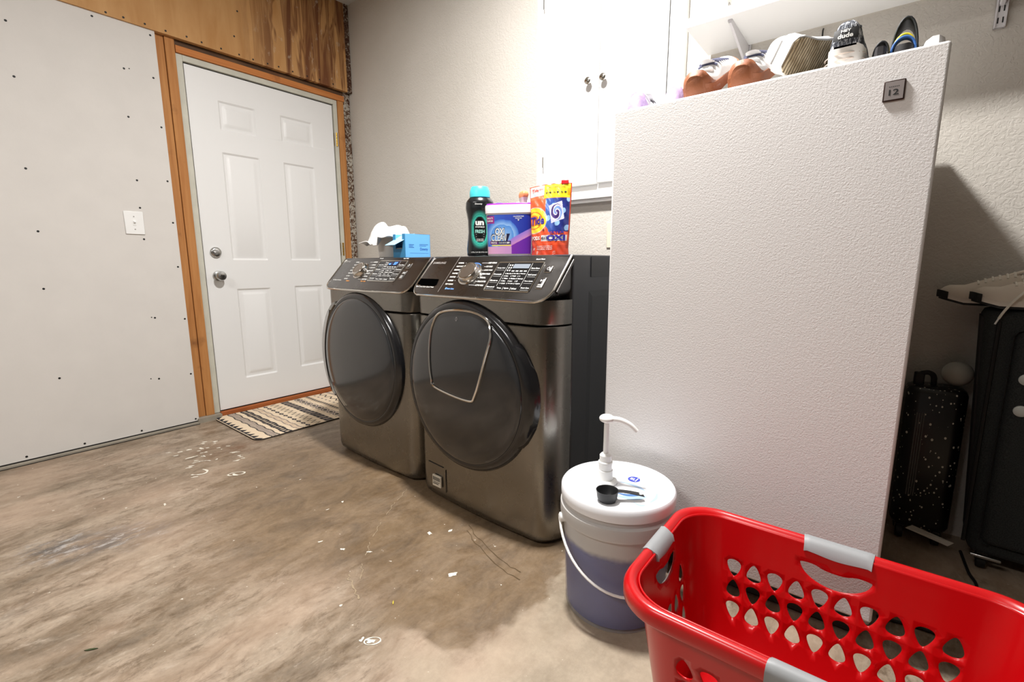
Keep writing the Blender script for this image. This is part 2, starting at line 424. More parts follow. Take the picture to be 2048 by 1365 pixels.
ribbon('crack', [(2.0, -1.431), (2.03, -1.45), (2.069, -1.463), (2.115, -1.48)], .006, M_crack, FLOOR)
ribbon('scratch', [(2.10, -1.00), (2.2, -1.05), (2.33, -1.09), (2.41, -1.10)], .004, M_crack_dark, FLOOR)
ribbon('scratch', [(2.12, -1.03), (2.22, -1.08), (2.34, -1.12), (2.43, -1.13)], .004, M_crack_dark, FLOOR)

rs = random.Random(21)
for i in range(26):                       # dried splashes near the mat
    t_ = rs.random(); blob('paint_spot', .44+.34*t_+rs.uniform(-.05, .05), -1.46+.24*rs.random(), rs.uniform(.002, .0065), M_paintspot, FLOOR, rs.uniform(.6, 1.6), rs.uniform(1.2, 3.2), seed=100+i)
def splash_ring(x, y, r, asp, ang, a0, a1, seed):
    rnd = random.Random(seed); L = []; R = []
    for k in range(20):
        a = a0+(a1-a0)*k/19; w_ = r*rnd.uniform(.10, .32); out = []
        for q in (r+w_/2, r-w_/2):
            u, v = q*asp*math.cos(a), q*math.sin(a); out.append((x+u*math.cos(ang)-v*math.sin(ang), y+u*math.sin(ang)+v*math.cos(ang), .0011))
        L.append(out[0]); R.append(out[1])
    obj('paint_spot', G().add(L+R, [(i, i+1, 21+i, 20+i) for i in range(19)]), M_paintspot, FLOOR, smooth=False, recalc=False)
splash_ring(.965, -1.345, .018, 1.9, 1.0, 0, 6.28, 1); splash_ring(.80, -1.45, .030, 1.6, .5, -1.6, 1.5, 2); splash_ring(.70, -1.40, .022, 1.8, 1.2, .2, 2.6, 3); splash_ring(2.275, -1.545, .012, 1.7, .8, 0, 6.28, 4)
M_leaf = simple('dry_yellow_leaf', (206, 186, 60), .8); M_leaf2 = simple('dark_green_leaf', (56, 66, 34), .8)
def leaf(label, x, y, L, ang, m):
    pts = [(0, 0), (.3*L, .10*L), (.7*L, .09*L), (L, 0), (.7*L, -.07*L), (.3*L, -.09*L)]
    c_, s_ = math.cos(ang), math.sin(ang)
    o = obj('leaf_scrap', G().prism([(u*c_-v*s_, u*s_+v*c_) for u, v in pts], .0008, .0022), m, smooth=False); o.location = (x, y, 0); tag(o, label, 'leaf')
leaf('tiny yellow leaf scrap on the brown-stained concrete left of the bucket', 2.212, -1.432, .017, 2.4, M_leaf)
leaf('small dark green leaf scrap on the concrete at the lower left', 1.735, -2.005, .030, .9, M_leaf2)
struct(obj('ceiling', G().box(-.15, RX, RY, 0.1, RZ, RZ+.08), M_ceil, smooth=False), 'pale ceiling')
struct(obj('wall_back', G().box(-.15, RX+.1, 0, .12, 0, RZ), M_wall, smooth=False), 'cream textured back wall')
struct(obj('wall_right', G().box(RX, RX+.1, RY, 0, 0, RZ), simple('dark_storage_wall', (120, 115, 108), .9), smooth=False), 'wall at the far right')  # unseen wall, toned dark to cut bounced light
struct(obj('wall_front', G().box(-.15, RX+.1, RY-.1, RY, 0, RZ), simple('garage_door_grey', (150, 150, 148), 0.6), smooth=False), 'front wall')

# left wall: drywall sheet, framing, plywood
DW = 0.035
WL = struct(obj('wall_left', G().box(.0, DW, RY, -1.183, .012, 2.172), M_drywall, smooth=False), 'bare grey drywall sheet screwed to the framing')
obj('sheathing', G().box(-.15, -.10, RY, 0, 0, RZ).box(-.10, 0, RY, -1.20, 0, 2.6), M_dark, WL, smooth=False)
obj('plywood_panel', G().box(.012, .045, RY, -.035, 2.172, RZ), M_ply, WL, smooth=False, label='water-stained plywood above the door')
obj('concrete_lip', G().box(-.1, .062, RY, -1.19, 0, .010).box(-.1, .05, -1.19, -1.06, 0, .028), simple('grey_concrete_lip', (150, 142, 128), 0.9, var=0.15, bump=(40, .5, .004)), WL, smooth=False)
obj('shadow_strip', G().box(0.0, DW+.0006, RY, -1.183, .0101, .0165).box(.0, .069, RY, -1.19, .0002, .0022), M_dark, WL, smooth=False)  # dark strips painting the shaded gap under the drywall and a floor line
scr = [(-1.743, 2.018), (-1.745, 1.787), (-1.756, 1.389), (-1.749, 1.105), (-1.762, .834), (-1.758, .391), (-1.437, 2.150), (-1.335, 1.943), (-1.342, 1.708), (-1.34, 1.391), (-1.342, 1.249), (-1.342, 1.084), (-1.203, 2.145), (-1.211, 1.933), (-1.201, 1.686), (-1.202, 1.404), (-1.199, 1.18), (-1.2, .935), (-1.196, .636), (-1.198, .308), (-1.2, .030), (-1.338, .655), (-1.355, .309), (-1.704, .032), (-1.464, .032), (-1.916, .032)]
Mx = Matrix.Rotation(PI/2, 3, 'Y')
def screw(x, y, z, par, r=.0052):
    obj('screw', G().lathe([(r*.4, .0), (r, .0002), (r*.9, .0012), (r*.3, .0008)], 10, (x, y, z), Mx), M_black, par)
for y, z in scr: screw(DW, y, z, WL)
for y, z in ((-1.313, 1.949), (-1.353, .659), (-1.392, .316)): screw(DW, y, z, WL, .003)
for y, z in [(-.753, 2.428), (-.783, 2.282), (-1.383, 2.184), (-1.313, 2.187), (-1.224, 2.189), (-1.133, 2.188), (-1.035, 2.193), (-.962, 2.189), (-.862, 2.189), (-.764, 2.188), (-.684, 2.186), (-.597, 2.189), (-.528, 2.192), (-.437, 2.19), (-.338, 2.191), (-.249, 2.195), (-.148, 2.194)]: screw(.045, y, z, WL)
ribbon_pts = None
# framing
def trim(n, g, m, label): return struct(obj('trim_%d' % n, g, m, smooth=False, bevel=.002), label)
trim(1, G().box(-.09, .012, -1.183, -1.138, .028, 2.172), M_stud, 'outer pine stud beside the drywall')
trim(2, G().box(-.09, .020, -1.136, -1.090, .028, 2.172), M_stud, 'inner pine stud beside the door jamb')
trim(3, G().box(-.09, .022, -1.088, -.052, 2.105, 2.142), M_stud_h, 'orange pine header over the door')
trim(4, G().box(-.09, .008, -1.088, -.035, 2.144, 2.172), M_darkwood, 'dark rotten beam under the plywood')
trim(5, G().box(-.09, .018, -.105, -.058, .02, 2.104), M_stud, 'pine stud right of the door')
tr6 = trim(6, G().box(-.09, .012, -.056, -.002, .02, 2.172), M_stucco, 'mortar-crusted strip in the corner')
obj('mortar_crust', G().box(.012, .05, -.034, -.002, 2.17, RZ), M_stucco, tr6, smooth=False)
# jamb + door
D1 = struct(obj('door_1', G().box(-.09, .010, -1.088, -1.056, .03, 2.104).box(-.09, .010, -.136, -.107, .03, 2.104).box(-.09, .010, -1.056, -.136, 2.072, 2.104), M_jamb, smooth=False, bevel=.002), 'white six-panel door in a bare frame')
obj('threshold', G().box(-.09, .03, -1.056, -.136, .0, .030), M_thresh, D1, smooth=False, bevel=.002)
obj('weather_strip', G().box(-.06, -.012, -1.056, -1.050, .03, 2.072).box(-.06, -.012, -.143, -.136, .03, 2.072).box(-.06, -.012, -1.056, -.136, 2.064, 2.072).box(-.06, -.004, -1.05, -.14, .030, .038), M_black, D1, smooth=False)
def door_slab():
    y0, y1, z0, z1 = -1.050, -.143, .038, 2.064
    rects = [(-.891, -.680, 1.744, 1.910), (-.523, -.302, 1.748, 1.912), (-.895, -.676, .975, 1.617), (-.522, -.305, .975, 1.617), (-.885, -.676, .216, .795), (-.512, -.303, .226, .80)]
    ys = {y0, y1}; zs = {z0, z1}; o = (0, .010, .022, .040)
    for a, b, c, d in rects:
        for k in o: ys |= {a+k, b-k}; zs |= {c+k, d-k}
    ys = sorted(ys); zs = sorted(zs)
    def hgt(y, z):
        for a, b, c, d in rects:
            if a <= y <= b and c <= z <= d:
                m = min(y-a, b-y, z-c, d-z)
                return interp(m, [0, .010, .022, .040], [0, -.007, -.007, -.001])
        return 0.0
    g = G(); ny = len(ys)
    g.add([(hgt(y, z), y, z) for z in zs for y in ys], [(j*ny+i, j*ny+i+1, (j+1)*ny+i+1, (j+1)*ny+i) for j in range(len(zs)-1) for i in range(ny-1)])
    g.box(-.045, -.0105, y0, y1, z0, z1)
    for a, b in (((y0, z0), (y1, z0)), ((y1, z0), (y1, z1)), ((y1, z1), (y0, z1)), ((y0, z1), (y0, z0))):
        g.add([(0, *a), (0, *b), (-.045, *b), (-.045, *a)], [(0, 1, 2, 3)])
    return obj('door_panel', g, M_door, D1, angle=20, recalc=False)
door_slab()
kn = obj('door_knob', G().lathe([(.030, 0), (.031, .004), (.028, .010), (.014, .014), (.012, .028), (.022, .034), (.028, .044), (.0285, .054), (.024, .063), (.012, .065)], 28, (0, -.985, .879), Mx), M_nickel, D1)
obj('thumb_turn', G().lathe([(.013, .0655), (.0125, .0675), (.006, .068)], 18, (0, -.985, .879), Mx), M_chrome, kn)
db = obj('deadbolt', G().lathe([(.031, 0), (.032, .006), (.028, .014), (.022, .017), (.010, .017)], 28, (0, -.986, 1.021), Mx), M_nickel, D1)
obj('thumb_turn', G().box(.017, .028, -1.003, -.969, 1.017, 1.025), M_nickel, db, bevel=.002)
for zc in (1.836, 1.06, .25):
    h = G(); 
    for k in range(5): h.lathe([(.0075, -.0085), (.0075, .0085)], 12, (.008, -.122, zc-.038+k*.019))
    obj('hinge', h.box(-.002, .003, -.137, -.112, zc-.045, zc+.045), M_brass, D1)
# light switch
ls = thing('light_switch', 'white toggle light switch plate on the bare drywall left of the door', 'light switch', (DW, -1.376, 1.168))
obj('switch_plate', G().box(0, .006, -.042, .042, -.060, .060), M_white_pl, ls, bevel=.003)
obj('toggle', G().box(.006, .0075, -.007, .007, -.014, .014).add([(.006, -.004, -.008), (.006, .004, -.008), (.006, .004, .008), (.006, -.004, .008), (.018, -.0035, .004), (.018, .0035, .004), (.016, .0035, .010), (.016, -.0035, .010)], [(0, 1, 5, 4), (1, 2, 6, 5), (2, 3, 7, 6), (3, 0, 4, 7), (4, 5, 6, 7)]), M_white_pl, ls, bevel=.0008)
for z in (-.033, .033): obj('plate_screw', G().lathe([(.003, 0), (.003, .0015), (.001, .002)], 10, (.006, 0, z), Mx), M_print_grey, ls)
# wall outlet edge beside the freezer
op = thing('wall_outlet', 'ivory outlet cover on the back wall, half hidden by the white freezer', 'outlet', (2.158, 0, 1.087))
obj('cover_plate', G().box(-.042, .042, -.007, 0, -.062, .062), simple('ivory_plastic', (224, 216, 196), .4), op, bevel=.003)
og = G()
for z in (-.021, .021): og.prism(rrect2(-.016, .016, z-.014, z+.014, .008), .007, .0085, Matrix.Rotation(PI/2, 3, 'X'))
obj('receptacle', og, M_white_pl, op)

# ------------------------------------------------------------------ wall cabinet and shelf
MY = Matrix(((1, 0, 0), (0, 0, -1), (0, 1, 0)))          # local z -> -y (faces the room)
cab = thing('wall_cabinet', 'white two-door cabinet built into the back wall above the washer', 'cabinet', (2.08, 0, 1.26))
M_cab = simple('white_cabinet_paint', (240, 240, 238), 0.4)
cx = -2.08; cz = -1.26
g = G()
g.box(1.705+cx, 1.748+cx, -.018, 0, 1.285+cz, 2.42+cz).box(2.388+cx, 2.462+cx, -.018, 0, 1.285+cz, 2.42+cz).box(1.748+cx, 2.388+cx, -.018, 0, 2.36+cz, 2.42+cz).box(1.748+cx, 2.388+cx, -.014, 0, 1.285+cz, 1.36+cz)
g.box(2.40+cx, 2.412+cx, -.023, -.018, 1.285+cz, 2.42+cz).box(2.44+cx, 2.462+cx, -.025, -.018, 1.285+cz, 2.42+cz).box(1.705+cx, 1.720+cx, -.025, -.018, 1.285+cz, 2.42+cz)
obj('frame', g, M_cab, cab, smooth=False, bevel=.002)
obj('sill', G().box(1.58+cx, 2.54+cx, -.045, 0, .004, .024).box(1.60+cx, 2.52+cx, -.034, 0, -.012, .004).box(1.60+cx, 2.52+cx, -.026, 0, .024, .034), M_cab, cab, smooth=False, bevel=.003)
for nm, a, b, kx, hx, zb in (('l', 1.755, 2.066, 2.022, 1.757, 1.333), ('r', 2.070, 2.3865, 2.100, 2.384, 1.338)):
    dg = G().box(a+cx, b+cx, -.036, -.019, zb+cz, 2.35+cz)
    d = obj('door', dg, M_cab, cab, smooth=False, bevel=.003)
    obj('knob', G().lathe([(.007, .036), (.006, .050), (.013, .054), (.0165, .060), (.016, .066), (.010, .070), (.004, .071)], 24, (kx+cx, 0, 1.800+cz), MY), M_chrome, d)
    for z in (1.47, 2.22):
        obj('hinge', G().box(hx+cx-.006, hx+cx-.001 if nm == 'l' else hx+cx+.005, -.040, -.022, z-.026+cz, z+.026+cz), M_nickel, d)

sh = thing('wall_shelf', 'long white shelf board on metal brackets above the freezer', 'shelf', (2.555, 0, 1.788))
M_shelf = simple('white_melamine', (236, 236, 234), 0.45)
obj('shelf_board', G().box(0, 1.75, -.302, -.018, 0, .032), M_shelf, sh, smooth=False, bevel=.002)
M_std = simple('white_steel', (214, 212, 214), 0.4)
M_stand_edge = M_std
for x, zb in ((.145, -.108), (.855, -.133), (1.565, -.133)):
    g = G().box(x-.013, x+.013, -.004, -.001, zb, .75).box(x-.013, x-.009, -.016, -.001, zb, .75).box(x+.009, x+.013, -.016, -.001, zb, .75)
    g.box(x-.010, x+.010, -.013, -.011, zb, .75)
    s = obj('slotted_standard', g, M_std, sh, smooth=False)
    gs = G(); z = zb+.012
    while z < .7:
        for dx in (-.0055, .0055): gs.box(x+dx-.0016, x+dx+.0016, -.0137, -.0129, z, z+.016)
        z += .032
    obj('slot', gs, M_black, s, smooth=False)
    b = G()
    def br(y): return interp(y, [-.275, -.24, -.05, -.018], [-.012, -.016, -.062, -.074])
    rings = []
    for y in np.linspace(-.275, -.016, 14):
        zl = br(y); rings.append([(x-.007, y, 0), (x+.007, y, 0), (x+.007, y, zl+.006), (x+.004, y, zl), (x-.004, y, zl), (x-.007, y, zl+.006)])
    obj('bracket', b.loft(rings), M_std, sh, angle=50)
tag(obj('hook', G().tube([(2.95, -.002, 1.784), (2.95, -.012, 1.775), (2.95, -.012, 1.758), (2.95, -.004, 1.756)], .0025), M_black), 'small dark hook on the wall just under the white shelf', 'hook')
rl = thing('paper_roll', 'white roll lying at the left end of the wall shelf', 'roll', (2.63, -.22, 1.82))
Mroll = Matrix.Rotation(PI/2, 3, 'Y')
obj('roll_paper', G().lathe([(.012, -.05), (.034, -.05), (.036, -.046), (.036, .046), (.034, .05), (.012, .05)], 28, (0, 0, .036), Mroll), simple('white_paper', (240, 238, 234), .8), rl)
obj('core', G().lathe([(.0125, .047), (.0125, .0515), (.009, .0515), (.009, .047)], 20, (0, 0, .036), Mroll, False, False), M_print_grey, rl)
tr = thing('tray', 'pale shallow tray on the wall shelf, right of the white roll', 'tray', (2.90, -.20, 1.82))
obj('tray_body', G().rbox(-.17, .17, -.09, .09, 0, .028, .02), simple('pale_tray', (232, 228, 222), .5), tr)
obj('tray_lid', G().rbox(-.175, .175, -.095, .095, .028, .036, .02), simple('pale_lid', (222, 222, 222), .4), tr)

# ------------------------------------------------------------------ washer and dryer
PD = Vector((0, .67, .743)); PN = Vector((0, -.743, .67)); PLEN = .179
def bow(x): return -.425+.014*(x/.343)**2
def pan(u, v, o=0.0): return tuple(Vector((u, bow(u), .845))+PD*v+PN*o)
def front_ring(z, ins):
    us = list(np.linspace(-.8, .8, 17)); xs = []
    a = [-.8-.2*math.sin(k*PI/16) for k in range(8, 0, -1)]; b = [.8+.2*math.sin(k*PI/16) for k in range(1, 9)]
    pts = []
    for u in a+us+b:
        k = max(0, (abs(u)-.8)/.2); y = -.425+.016*u*u+.10*(1-math.sqrt(max(0, 1-k*k)))+ins
        pts.append(((.343-ins*.25)*u, y, z))
    return [(-.343+ins*.25, -.296, z)]+pts+[(.343-ins*.25, -.296, z)]
def stroke(g, fn, pts, wd):
    for (a, b), (c, d) in zip(pts[:-1], pts[1:]):
        L = math.hypot(c-a, d-b) or 1; nx, ny = -(d-b)/L*wd/2, (c-a)/L*wd/2
        g.add([fn(a+nx, b+ny), fn(c+nx, d+ny), fn(c-nx, d-ny), fn(a-nx, b-ny)], [(0, 1, 2, 3)])
def quad(g, fn, x0, x1, y0, y1): g.add([fn(x0, y0), fn(x1, y0), fn(x1, y1), fn(x0, y1)], [(0, 1, 2, 3)])
def machine(name, label, loc, rz, kind):
    t = thing(name, label, 'washing machine' if kind == 'w' else 'clothes dryer', loc, rz)
    obj('cabinet', G().rbox(-.343, .343, -.296, .36, .012, .978, .012).box(-.33, .33, .36, .375, .2, .8), M_side, t)
    # raised embossed side panels
    g = G()
    for s in (-1, 1):
        g = G()
        x0 = s*.343; x1 = s*.3455
        g.loft([[(x0, -.20, .12), (x0, .30, .12), (x0, .30, .86), (x0, -.20, .86)], [(x1, -.18, .14), (x1, .28, .14), (x1, .28, .84), (x1, -.18, .84)]])
        sp_ = obj('side_panel', g, M_side, t, smooth=False)
        obj('top_cover_side', G().box(min(x0, s*.346), max(x0, s*.346), -.19, .34, .905, .972), M_side, t, smooth=False)
    for x in (-.27, .27):
        for y in (-.30, .28):
            obj('foot', G().lathe([(.022, 0), (.024, .006), (.012, .008), (.012, .013)], 14, (x, y, 0)), M_black, t)
    seam = .755 if kind == 'w' else .748
    obj('front_panel', G().loft([front_ring(z, i) for z, i in ((.008, .030), (.013, .016), (.024, .006), (.045, .001), (.11, 0), (.4, 0), (seam-.006, 0), (seam-.003, .003), (seam-.0025, .012))]), M_inox, t, angle=35)
    fa = 0 if kind == 'w' else -.004
    obj('fascia', G().loft([front_ring(z, i) for z, i in ((seam+.0025, .012), (seam+.003, .003+fa), (seam+.006, fa), (.826, fa), (.836, fa))]), M_inox, t, angle=35)
    # inclined control panel
    rows = []
    r = .055
    LV = .0175
    for v in [0, .003, .008, .016, .028, .042, .055, .09, .13, .182, .192, .1965]:
        w_ = .336 if v >= r else .336-r+math.sqrt(r*r-(r-v)**2)
        o = 0 if .003 < v < .191 else -.004
        v -= LV
        us = np.linspace(-w_, w_, 33)
        z = .845+PD.z*v
        rows.append([pan(u, v, o) for u in us]+[(u, -.22, z) for u in reversed(us)])
    cp = obj('control_panel', G().loft(rows), M_panel, t, angle=30)
    ol = []
    for v in np.linspace(.193, r, 8): ol.append((-.336, v))
    for k in range(1, 9): a = k*PI/16; ol.append((-.336+r-r*math.cos(a), r-r*math.sin(a)))
    for u in np.linspace(-.336+r, .336-r, 25)[1:]: ol.append((u, 0))
    for k in range(1, 9): a = PI/2-k*PI/16; ol.append((.336-r+r*math.cos(a), r-r*math.sin(a)))
    for v in np.linspace(r, .193, 8)[1:]: ol.append((.336, v))
    obj('chrome_trim', G().tube([pan(u, v-LV, -.001) for u, v in ol], .0042, 8), M_chrome, cp)
    for s in (-1, 1): obj('end_trim', G().tube([tuple(Vector(pan(s*.337, v, -.016))) for v in (.035, .10, .178)], .0065), M_panel, cp)
    F = lambda o: (lambda u, v: pan(u, v, o))
    txt = G(); grey = G(); blue = G(); oran = G()
    if kind == 'w':
        du, dv, dr = -.057, .091, .050
        d0, d1, e0, e1 = .058, .250, .020, .146
        put_text(grey, 'SAMSUNG', F(.0012), -.315, .139, .0105, .081, .012)
        left = ['NORMAL', 'HEAVY DUTY', 'BEDDING', 'WHITES', 'SANITIZE', 'ALLERGEN', 'SELF CLEAN']
        right = ['DEEP STEAM', 'ECO COLD', 'QUICK WASH', 'PERM PRESS', 'WOOL', 'DELICATES', 'ACTIVE WEAR']
        put_text(txt, 'Speed Spray Super Speed Wash', F(.0012), -.327, .0175, .0075, .115, .02)
        put_text(blue, 'Smart Care', F(.0012), -.132, .0155, .0075, .04, .03); quad(blue, F(.0012), -.140, -.134, .015, .024)
        # detergent drawer line; a flat black patch paints the shade of its grip recess
        ln = G(); stroke(ln, F(.0008), [(-.170, .178), (-.170, .090), (-.170, .001)], .0014)
        dd = obj('detergent_drawer', ln, M_print_grey, cp, smooth=False)
        g = G(); P = [(-.330, .062), (-.212, .062), (-.206, .034), (-.214, .028), (-.318, .028), (-.330, .036)]
        g.add([pan(u, v, .0010) for u, v in P], [tuple(range(6))]); obj('grip_recess_shade', g, M_recess_shade, dd, smooth=False, recalc=False)
        g = G().tube([pan(u, v, .002) for u, v in ((-.331, .062), (-.331, .034), (-.318, .026), (-.300, .026))], .0018, 6); obj('grip_edge', g, M_chrome, dd)
    else:
        du, dv, dr = -.100, .098, .046
        d0, d1, e0, e1 = .012, .206, .040, .158
        put_text(grey, 'SAMSUNG', F(.0012), -.320, .150, .010, .06, .012)
        left = ['NORMAL', 'HEAVY DUTY', 'TOWELS', 'BEDDING', 'DELICATES', 'ACTIVE', 'SANITIZE']
        right = ['REFRESH', 'WRINKLE', 'QUICK DRY', 'AIR FLUFF', 'TIME DRY', 'WOOL', 'PERM PRESS']
        put_text(txt, 'Multi Steam Vent Sensor', F(.0012), -.300, .034, .0075, .085, .02)
        put_text(oran, 'Steam', F(.0012), -.165, .031, .008, .030, .03); o2 = G(); put_text(o2, 'Eco Dry', F(.0012), -.035, .031, .008, .040, .03); obj('orange_lettering', o2, M_print_orange, cp, recalc=False, smooth=False)
        sm_ = G(); put_text(sm_, 'Energy', F(.0012), -.012, .170, .006, .03, .03); obj('small_lettering', sm_, M_print, cp, recalc=False, smooth=False)
    lt = G(); rt = G()
    for i in range(7):
        v = dv+.052-i*.0172
        put_text(lt, left[i], F(.0012), du-.098, v-.003, .0068, .032+(.010 if len(left[i]) > 8 else 0), .03)
        put_text(rt, right[i], F(.0012), du+.062, v-.003, .0068, .030+(.010 if len(right[i]) > 8 else 0), .03)
        a = (i-3)*.33
        stroke(lt, F(.0011), [(du-.054, v), (du-.058+.0, v)], .0012)
        stroke(rt, F(.0011), [(du+.051 if abs(i-3) < 3 else du+.03, v), (du+.060, v)], .0012)
    # display panel
    dp = obj('display', G().add([pan(u, v, .0012) for u, v in rrect2(d0, d1, e0, e1, .006)], [tuple(range(20))]), M_ring, cp, recalc=False, smooth=False)
    pr = rrect2(d0, d1, e0, e1, .006)
    obj('display_frame', G().tube([pan(u, v, .0012) for u, v in pr], .0022, 6, closed=True), M_chrome, dp)
    W = d1-d0; H = e1-e0
    lcd = G(); quad(lcd, F(.0018), d0+W*.38, d0+W*.74, e0+H*.78, e0+H*.93)
    if kind == 'w': obj('screen', lcd, M_lcd, dp, recalc=False)
    else:
        obj('screen', lcd, simple('dark_blue_screen', (30, 40, 70), .2), dp, recalc=False)
        dg = G(); put_text(dg, '57', F(.0022), d0+W*.58, e0+H*.79, H*.13, .022, .03); obj('lit_digits', dg, M_led, dp, recalc=False); dg = G(); quad(dg, F(.0022), d0+W*.41, d0+W*.47, e0+H*.80, e0+H*.86); obj('lit_symbol', dg, M_led, dp, recalc=False)
    ti = G()
    for x in (.25, .77): stroke(ti, F(.0016), [(d0+W*x, e0+H*.16), (d0+W*x, e0+H*.96)], .0010)
    for i, (a, b) in enumerate((('Delay End', 'Extra Rinse'), ('Prewash', 'Soil Level'), ('Extra', 'Pure Cycle'), ('Sound', 'Smart Care'))):
        v = e0+H*(.76-.22*i)
        put_text(ti, a, F(.0018), d0+W*.03, v, .006, W*.18, .03); put_text(ti, b, F(.0018), d0+W*.80, v, .006, W*.17, .03)
        stroke(ti, F(.0016), [(d0+W*.03, v-.006), (d0+W*.22, v-.006)], .0006); stroke(ti, F(.0016), [(d0+W*.80, v-.006), (d0+W*.97, v-.006)], .0006)
    words = [['Extra Hot', 'Extra High', 'Heavy'], ['Hot', 'High', '+'], ['Warm', 'Medium', 'Normal'], ['Eco', 'Low', '-'], ['Cold', 'No Spin', 'Light']]
    for i, row in enumerate(words):
        for j, wd in enumerate(row):
            put_text(ti, wd, F(.0018), d0+W*(.32+.155*j), e0+H*(.57-.085*i), .0056, min(.021, .0042*len(wd)), .03); quad(ti, F(.0018), d0+W*(.29+.155*j), d0+W*(.30+.155*j), e0+H*(.57-.085*i), e0+H*(.61-.085*i))
    for j, wd in enumerate(('Temp', 'Spin', 'Soil Level')):
        put_text(ti, wd, F(.0018), d0+W*(.28+.165*j), e0+H*.06, .007, .02, .03)
        if j: stroke(ti, F(.0016), [(d0+W*(.255+.165*j), e0+H*.04), (d0+W*(.255+.165*j), e0+H*.13)], .0012)
    for j in range(4): quad(ti, F(.0018), d0+W*(.40+.09*j), d0+W*(.46+.09*j), e0+H*.665, e0+H*.70)
    for j in range(2):
        for i in range(3): quad(ti, F(.0018), d0+W*(.285+.05*j), d0+W*(.31+.05*j), e0+H*(.68+.09*i), e0+H*(.73+.09*i))
    obj('display_lettering', ti, M_print, dp, recalc=False, smooth=False)
    # buttons
    bu = d1+.030
    for nm, v, hw, hh, s in (('power_button', e1-.030, .012, .013, ''), ('start_button', e0+.038, .011, .022, '')):
        b = obj(nm, G().loft([[pan(bu+x, v+y, o) for x, y in rrect2(-hw+i, hw-i, -hh+i, hh-i, .003)] for o, i in ((-.001, 0), (.002, 0), (.003, .001))]), M_panel, cp)
        obj('button_rim', G().tube([pan(bu+x, v+y, .001) for x, y in rrect2(-hw-.001, hw+.001, -hh-.001, hh+.001, .003)], .0011, 6, closed=True), M_chrome, b)
        sy = G()
        if nm == 'power_button':
            for k in range(14):
                a = PI/2+.5+k*(2*PI-1)/13; a2 = a+.36
                sy.add([pan(bu+.006*math.cos(q)*f, v+.001+.006*math.sin(q)*f, .0034) for q, f in ((a, 1), (a2, 1), (a2, .75), (a, .75))], [(0, 1, 2, 3)])
            quad(sy, F(.0034), bu-.0008, bu+.0008, v+.002, v+.009)
        else:
            put_text(sy, 'START', F(.0034), bu-.008, v-.012, .006, .016, .03); put_text(sy, 'HOLD', F(.0034), bu-.008, v-.019, .005, .016, .03)
            sy.add([pan(bu-.006, v+.004, .0034), pan(bu-.006, v+.014, .0034), pan(bu+.001, v+.009, .0034)], [(0, 1, 2)]); quad(sy, F(.0034), bu+.003, bu+.005, v+.004, v+.014); quad(sy, F(.0034), bu+.006, bu+.008, v+.004, v+.014)
        obj('button_symbol', sy, M_print, b, recalc=False, smooth=False)
    for q in (lt, rt): obj('cycle_lettering', q, M_print, cp, recalc=False, smooth=False)
    sm_ = G(); put_text(sm_, 'Smart Wash', F(.0012), d1-.04, e1+.010, .006, .035, .03); obj('small_lettering', sm_, M_print, cp, recalc=False, smooth=False)
    obj('slogan_lettering', txt, M_print, cp, recalc=False, smooth=False)
    obj('maker_lettering', grey, M_print_grey, cp, recalc=False, smooth=False)
    if blue.f: obj('blue_lettering', blue, M_print_blue, cp, recalc=False, smooth=False)
    if oran.f: obj('orange_lettering', oran, M_print_orange, cp, recalc=False, smooth=False)
    # dial
    Md = Matrix(((1, 0, 0), (0, PD.y, PN.y), (0, PD.z, PN.z)))
    dc = pan(du, dv, -.002)
    di = obj('dial', G().lathe([(dr, 0), (dr, .003), (dr-.004, .005), (dr-.006, .004), (dr-.008, .012), (dr-.010, .019), (dr-.012, .022), (dr-.016, .0228), (dr-.018, .0215)], 48, dc, Md, cap1=False), M_chrome, cp, angle=50)
    obj('dial_face', G().lathe([(dr-.0175, .0212), (dr-.03, .0216), (.004, .0219)], 40, dc, Md), simple('dial_brushed_face', (150, 140, 130), .35, .9), di)
    arc = [tuple(Vector(dc)+Md @ Vector(((dr+.0015)*math.cos(a), (dr+.0015)*math.sin(a), .003))) for a in np.linspace(.9, 2.0, 14)]
    if kind == 'w': obj('lit_ring', G().tube(arc, .0016, 6), simple('blue_ring', (90, 140, 230), .3), di)
    # big round door
    c = (-.030, 0, .510); 
    y0 = .385
    dm = obj('door', G().lathe([(.290, y0), (.316, y0+.006), (.3185, y0+.022), (.315, y0+.040), (.306, y0+.054), (.292, y0+.060), (.284, y0+.058)], 72, c, MY, cap1=False), M_ring, t, angle=50)
    def dome(r): return y0+.058+.026*math.sqrt(max(0, 1-(r/.2845)**2))
    prof = [(.2845*math.cos(a), dome(.2845*math.cos(a))) for a in np.linspace(0, PI/2*.985, 22)]
    obj('door_window', G().lathe(prof, 72, c, MY, cap0=False), M_glass, dm, angle=60)
    if kind == 'w':
        pts = catmull([(-.172, .665, 0), (-.160, .728, 0), (-.122, .774, 0), (-.005, .790, 0), (.095, .772, 0), (.133, .720, 0), (.116, .640, 0), (.070, .505, 0), (.030, .478, 0), (-.140, .497, 0), (-.163, .530, 0), (-.172, .590, 0)], 6)
        onto = lambda x, z, o: (x, -(dome(math.hypot(x-c[0], z-c[2]))+o), z)
        pane = G(); m = Vector((-.02, .64, 0)); rings = []
        for f in (1.0, .8, .6, .4, .2, .05): rings.append([onto(m.x+(p.x-m.x)*f, m.y+(p.y-m.y)*f, .003) for p in pts])
        ad = obj('small_door', pane.loft(rings, cap0=False), M_glass, dm)
        obj('chrome_frame', G().tube([onto(p.x, p.y, .003) for p in pts], .0062, 8, closed=True, flat=.8), M_chrome, ad)
        lg = G(); put_text(lg, '0', lambda x, z: onto(x, z, .0045), -.033, .752, .014, .008, -.02); obj('door_mark', lg, M_print_grey, ad, recalc=False)
